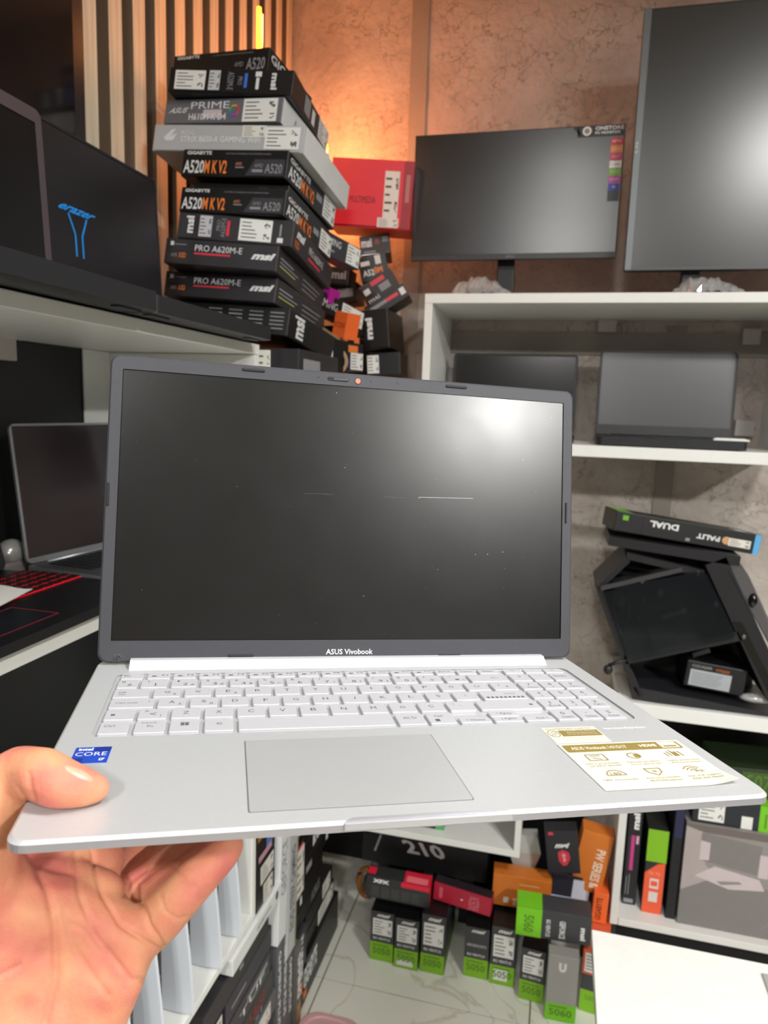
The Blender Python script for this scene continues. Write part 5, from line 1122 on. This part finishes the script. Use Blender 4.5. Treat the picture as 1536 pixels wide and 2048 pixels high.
# fingers under the laptop: nearest one in front, three behind it
def under(u, v, Z): return cw(u, v, Z)
chain([(under(258, 1895, .346), .0120), (under(318, 1838, .343), .0122), (under(362, 1792, .343), .0110), (under(408, 1742, .349), .0104), (under(448, 1705, .356), .0088), (under(466, 1690, .361), .0062)])
chain([(under(215, 1850, .356), .0118), (under(255, 1800, .364), .0118), (under(310, 1752, .372), .0106), (under(360, 1712, .384), .0100), (under(400, 1684, .394), .0085)])
chain([(under(160, 1810, .360), .0115), (under(205, 1770, .376), .0115), (under(255, 1725, .392), .0102), (under(300, 1690, .406), .0096), (under(330, 1668, .416), .0080)])
chain([(under(90, 1790, .362), .0112), (under(130, 1740, .382), .0112), (under(170, 1700, .402), .0100), (under(205, 1672, .416), .0090), (under(225, 1655, .424), .0078)])
def build_hand():
    bm = bmesh.new(); uvs = []
    ico = bmesh.new(); bmesh.ops.create_icosphere(ico, subdivisions=2, radius=1); ico.verts.index_update()
    iv = [v.co.copy() for v in ico.verts]; fi = [tuple(v.index for v in f.verts) for f in ico.faces]; ico.free()
    V = []; Fc = []
    for c, r in SPH:
        o = len(V); V += [tuple(c+v*r) for v in iv]; Fc += [tuple(o+i for i in f) for f in fi]
    me = bpy.data.meshes.new('hand_raw'); me.from_pydata(V, [], Fc)
    o = bpy.data.objects.new('hand_raw', me); COL.objects.link(o)
    rm = o.modifiers.new('r', 'REMESH'); rm.mode = 'VOXEL'; rm.voxel_size = .0016; rm.use_smooth_shade = True
    sm = o.modifiers.new('s', 'SMOOTH'); sm.factor = .5; sm.iterations = 14
    rm = o.modifiers.new('r2', 'REMESH'); rm.mode = 'VOXEL'; rm.voxel_size = .0009; rm.use_smooth_shade = True
    sm = o.modifiers.new('s2', 'SMOOTH'); sm.factor = .5; sm.iterations = 4
    dg = bpy.context.evaluated_depsgraph_get(); dg.update()
    m2 = bpy.data.meshes.new_from_object(o.evaluated_get(dg)); bpy.data.objects.remove(o)
    return m2
hm = build_hand()
# creases of the palm and fingers, pressed into the surface
def seg(p, a, b):
    ab = b-a; t = max(0, min(1, (p-a).dot(ab)/ab.length_squared)); return (p-(a+ab*t)).length
CRE = [([(185, 1705), (192, 1745), (205, 1790), (240, 1850), (300, 1890), (335, 1906)], 5, .0013), ([(283, 1770), (284, 1805), (298, 1850), (335, 1903)], 5, .0016), ([(283, 1772), (330, 1735), (390, 1692)], 5, .0014), ([(345, 1725), (368, 1760), (390, 1772)], 4, .0007), ([(320, 1790), (330, 1822), (355, 1838), (382, 1832)], 4, .0006),
       ([(60, 1700), (95, 1780), (110, 1850), (112, 1950), (90, 2048)], 9, .0014), ([(150, 1700), (158, 1790), (190, 1870), (262, 1960), (300, 1962)], 6, .0009), ([(40, 1930), (0, 1950), (-20, 1960)], 6, .0007), ([(120, 1840), (170, 1860), (200, 1900)], 5, .0006), ([(250, 1790), (262, 1762), (290, 1740)], 5, .001),
       ([(58, 1545), (62, 1575), (70, 1602)], 4, .0007), ([(35, 1575), (50, 1598), (60, 1612)], 4, .0006), ([(15, 1590), (30, 1612), (38, 1630)], 4, .0006), ([(128, 1830), (150, 1900), (215, 1990)], 8, .0007)]
cinv = CM.inverted()
hm.update(); nrm = [v.normal.copy() for v in hm.vertices]
segs = []
for pl, wd, dp in CRE:
    P_ = [Vector(p) for p in pl]
    bx = (min(p.x for p in P_)-30, max(p.x for p in P_)+30, min(p.y for p in P_)-30, max(p.y for p in P_)+30)
    segs.append((P_, wd, dp, bx))
viewv = [None]*len(hm.vertices)
for v in hm.vertices:
    c = cinv @ v.co; u = 768+FPX*c.x/c.z; w_ = 1024+FPX*c.y/c.z
    if nrm[v.index].dot((v.co-CC)) > 0: continue
    p = Vector((u, w_)); d = 0
    for P_, wd, dp, bx in segs:
        if bx[0] < u < bx[1] and bx[2] < w_ < bx[3]:
            m_ = min(seg(p, a, b) for a, b in zip(P_, P_[1:]))
            if m_ < wd*3: d = max(d, dp*math.exp(-(m_/wd)**2))
    if d: v.co = v.co-nrm[v.index]*d
SK = bpy.data.materials.new('skin'); SK.use_nodes = True; nt = SK.node_tree; b_ = nt.nodes['Principled BSDF']; N = nt.nodes.new; L = nt.links.new
tc = N('ShaderNodeTexCoord'); n1 = N('ShaderNodeTexNoise'); n1.inputs['Scale'].default_value = 38; n1.inputs['Detail'].default_value = 4; L(tc.outputs['Object'], n1.inputs['Vector'])
cr = N('ShaderNodeValToRGB'); e = cr.color_ramp.elements; e[0].position = .36; e[0].color = lin('#d99a74')+(1,); e[1].position = .66; e[1].color = lin('#d0766a')+(1,)
k_ = e.new(.5); k_.color = lin('#d88c70')+(1,); L(n1.outputs['Fac'], cr.inputs[0]); L(cr.outputs[0], b_.inputs['Base Color'])
b_.inputs['Roughness'].default_value = .58; b_.inputs['Specular IOR Level'].default_value = .35; b_.inputs['Subsurface Weight'].default_value = .35; b_.inputs['Subsurface Radius'].default_value = (.009, .0035, .002); b_.inputs['Subsurface Scale'].default_value = 1.0
n2 = N('ShaderNodeTexVoronoi'); n2.inputs['Scale'].default_value = 700; L(tc.outputs['Object'], n2.inputs['Vector']); n3 = N('ShaderNodeTexNoise'); n3.inputs['Scale'].default_value = 120; n3.inputs['Detail'].default_value = 5; L(tc.outputs['Object'], n3.inputs['Vector'])
ad = N('ShaderNodeMath'); ad.operation = 'MULTIPLY_ADD'; ad.inputs[1].default_value = .25; L(n2.outputs['Distance'], ad.inputs[0]); L(n3.outputs['Fac'], ad.inputs[2])
bp = N('ShaderNodeBump'); bp.inputs['Strength'].default_value = .35; bp.inputs['Distance'].default_value = .0012; L(ad.outputs[0], bp.inputs['Height']); L(bp.outputs['Normal'], b_.inputs['Normal'])
hm.materials.clear(); hm.materials.append(SK); hm.name = 'hand'
hm.polygons.foreach_set('use_smooth', [True]*len(hm.polygons))
hand = bpy.data.objects.new('hand', hm); COL.objects.link(hand)
tag(hand, 'bare left hand gripping the front left corner of the silver laptop, thumb on top', 'hand')
# thumbnail
def hit(u, v):
    d = ray(u, v).normalized(); ok, loc, nn, _ = hand.ray_cast(CC, d); return (loc, nn) if ok else (cw(u, v, .3), -d)
bpy.context.view_layer.update()
q = MB(); NAIL = mat('#dea088', .33, name='fingernail', coat=.1)
n = 10; grid = []
for i in range(n+1):
    for j in range(n+1):
        s = i/n*2-1; r = j/n*2-1
        x_ = s*math.sqrt(1-r*r/2); y_ = r*math.sqrt(1-s*s/2)
        u = 158+30*x_+3*y_; v = 1547+12*x_+12*y_
        p, nn = hit(u, v); edge = max(abs(s), abs(r)); grid.append(tuple(p+nn*(.0006*(1-edge**4)-.0001)))
q.add(grid, [(i*(n+1)+j, (i+1)*(n+1)+j, (i+1)*(n+1)+j+1, i*(n+1)+j+1) for i in range(n) for j in range(n)], NAIL, True)
o = q.build('fingernail', hand)
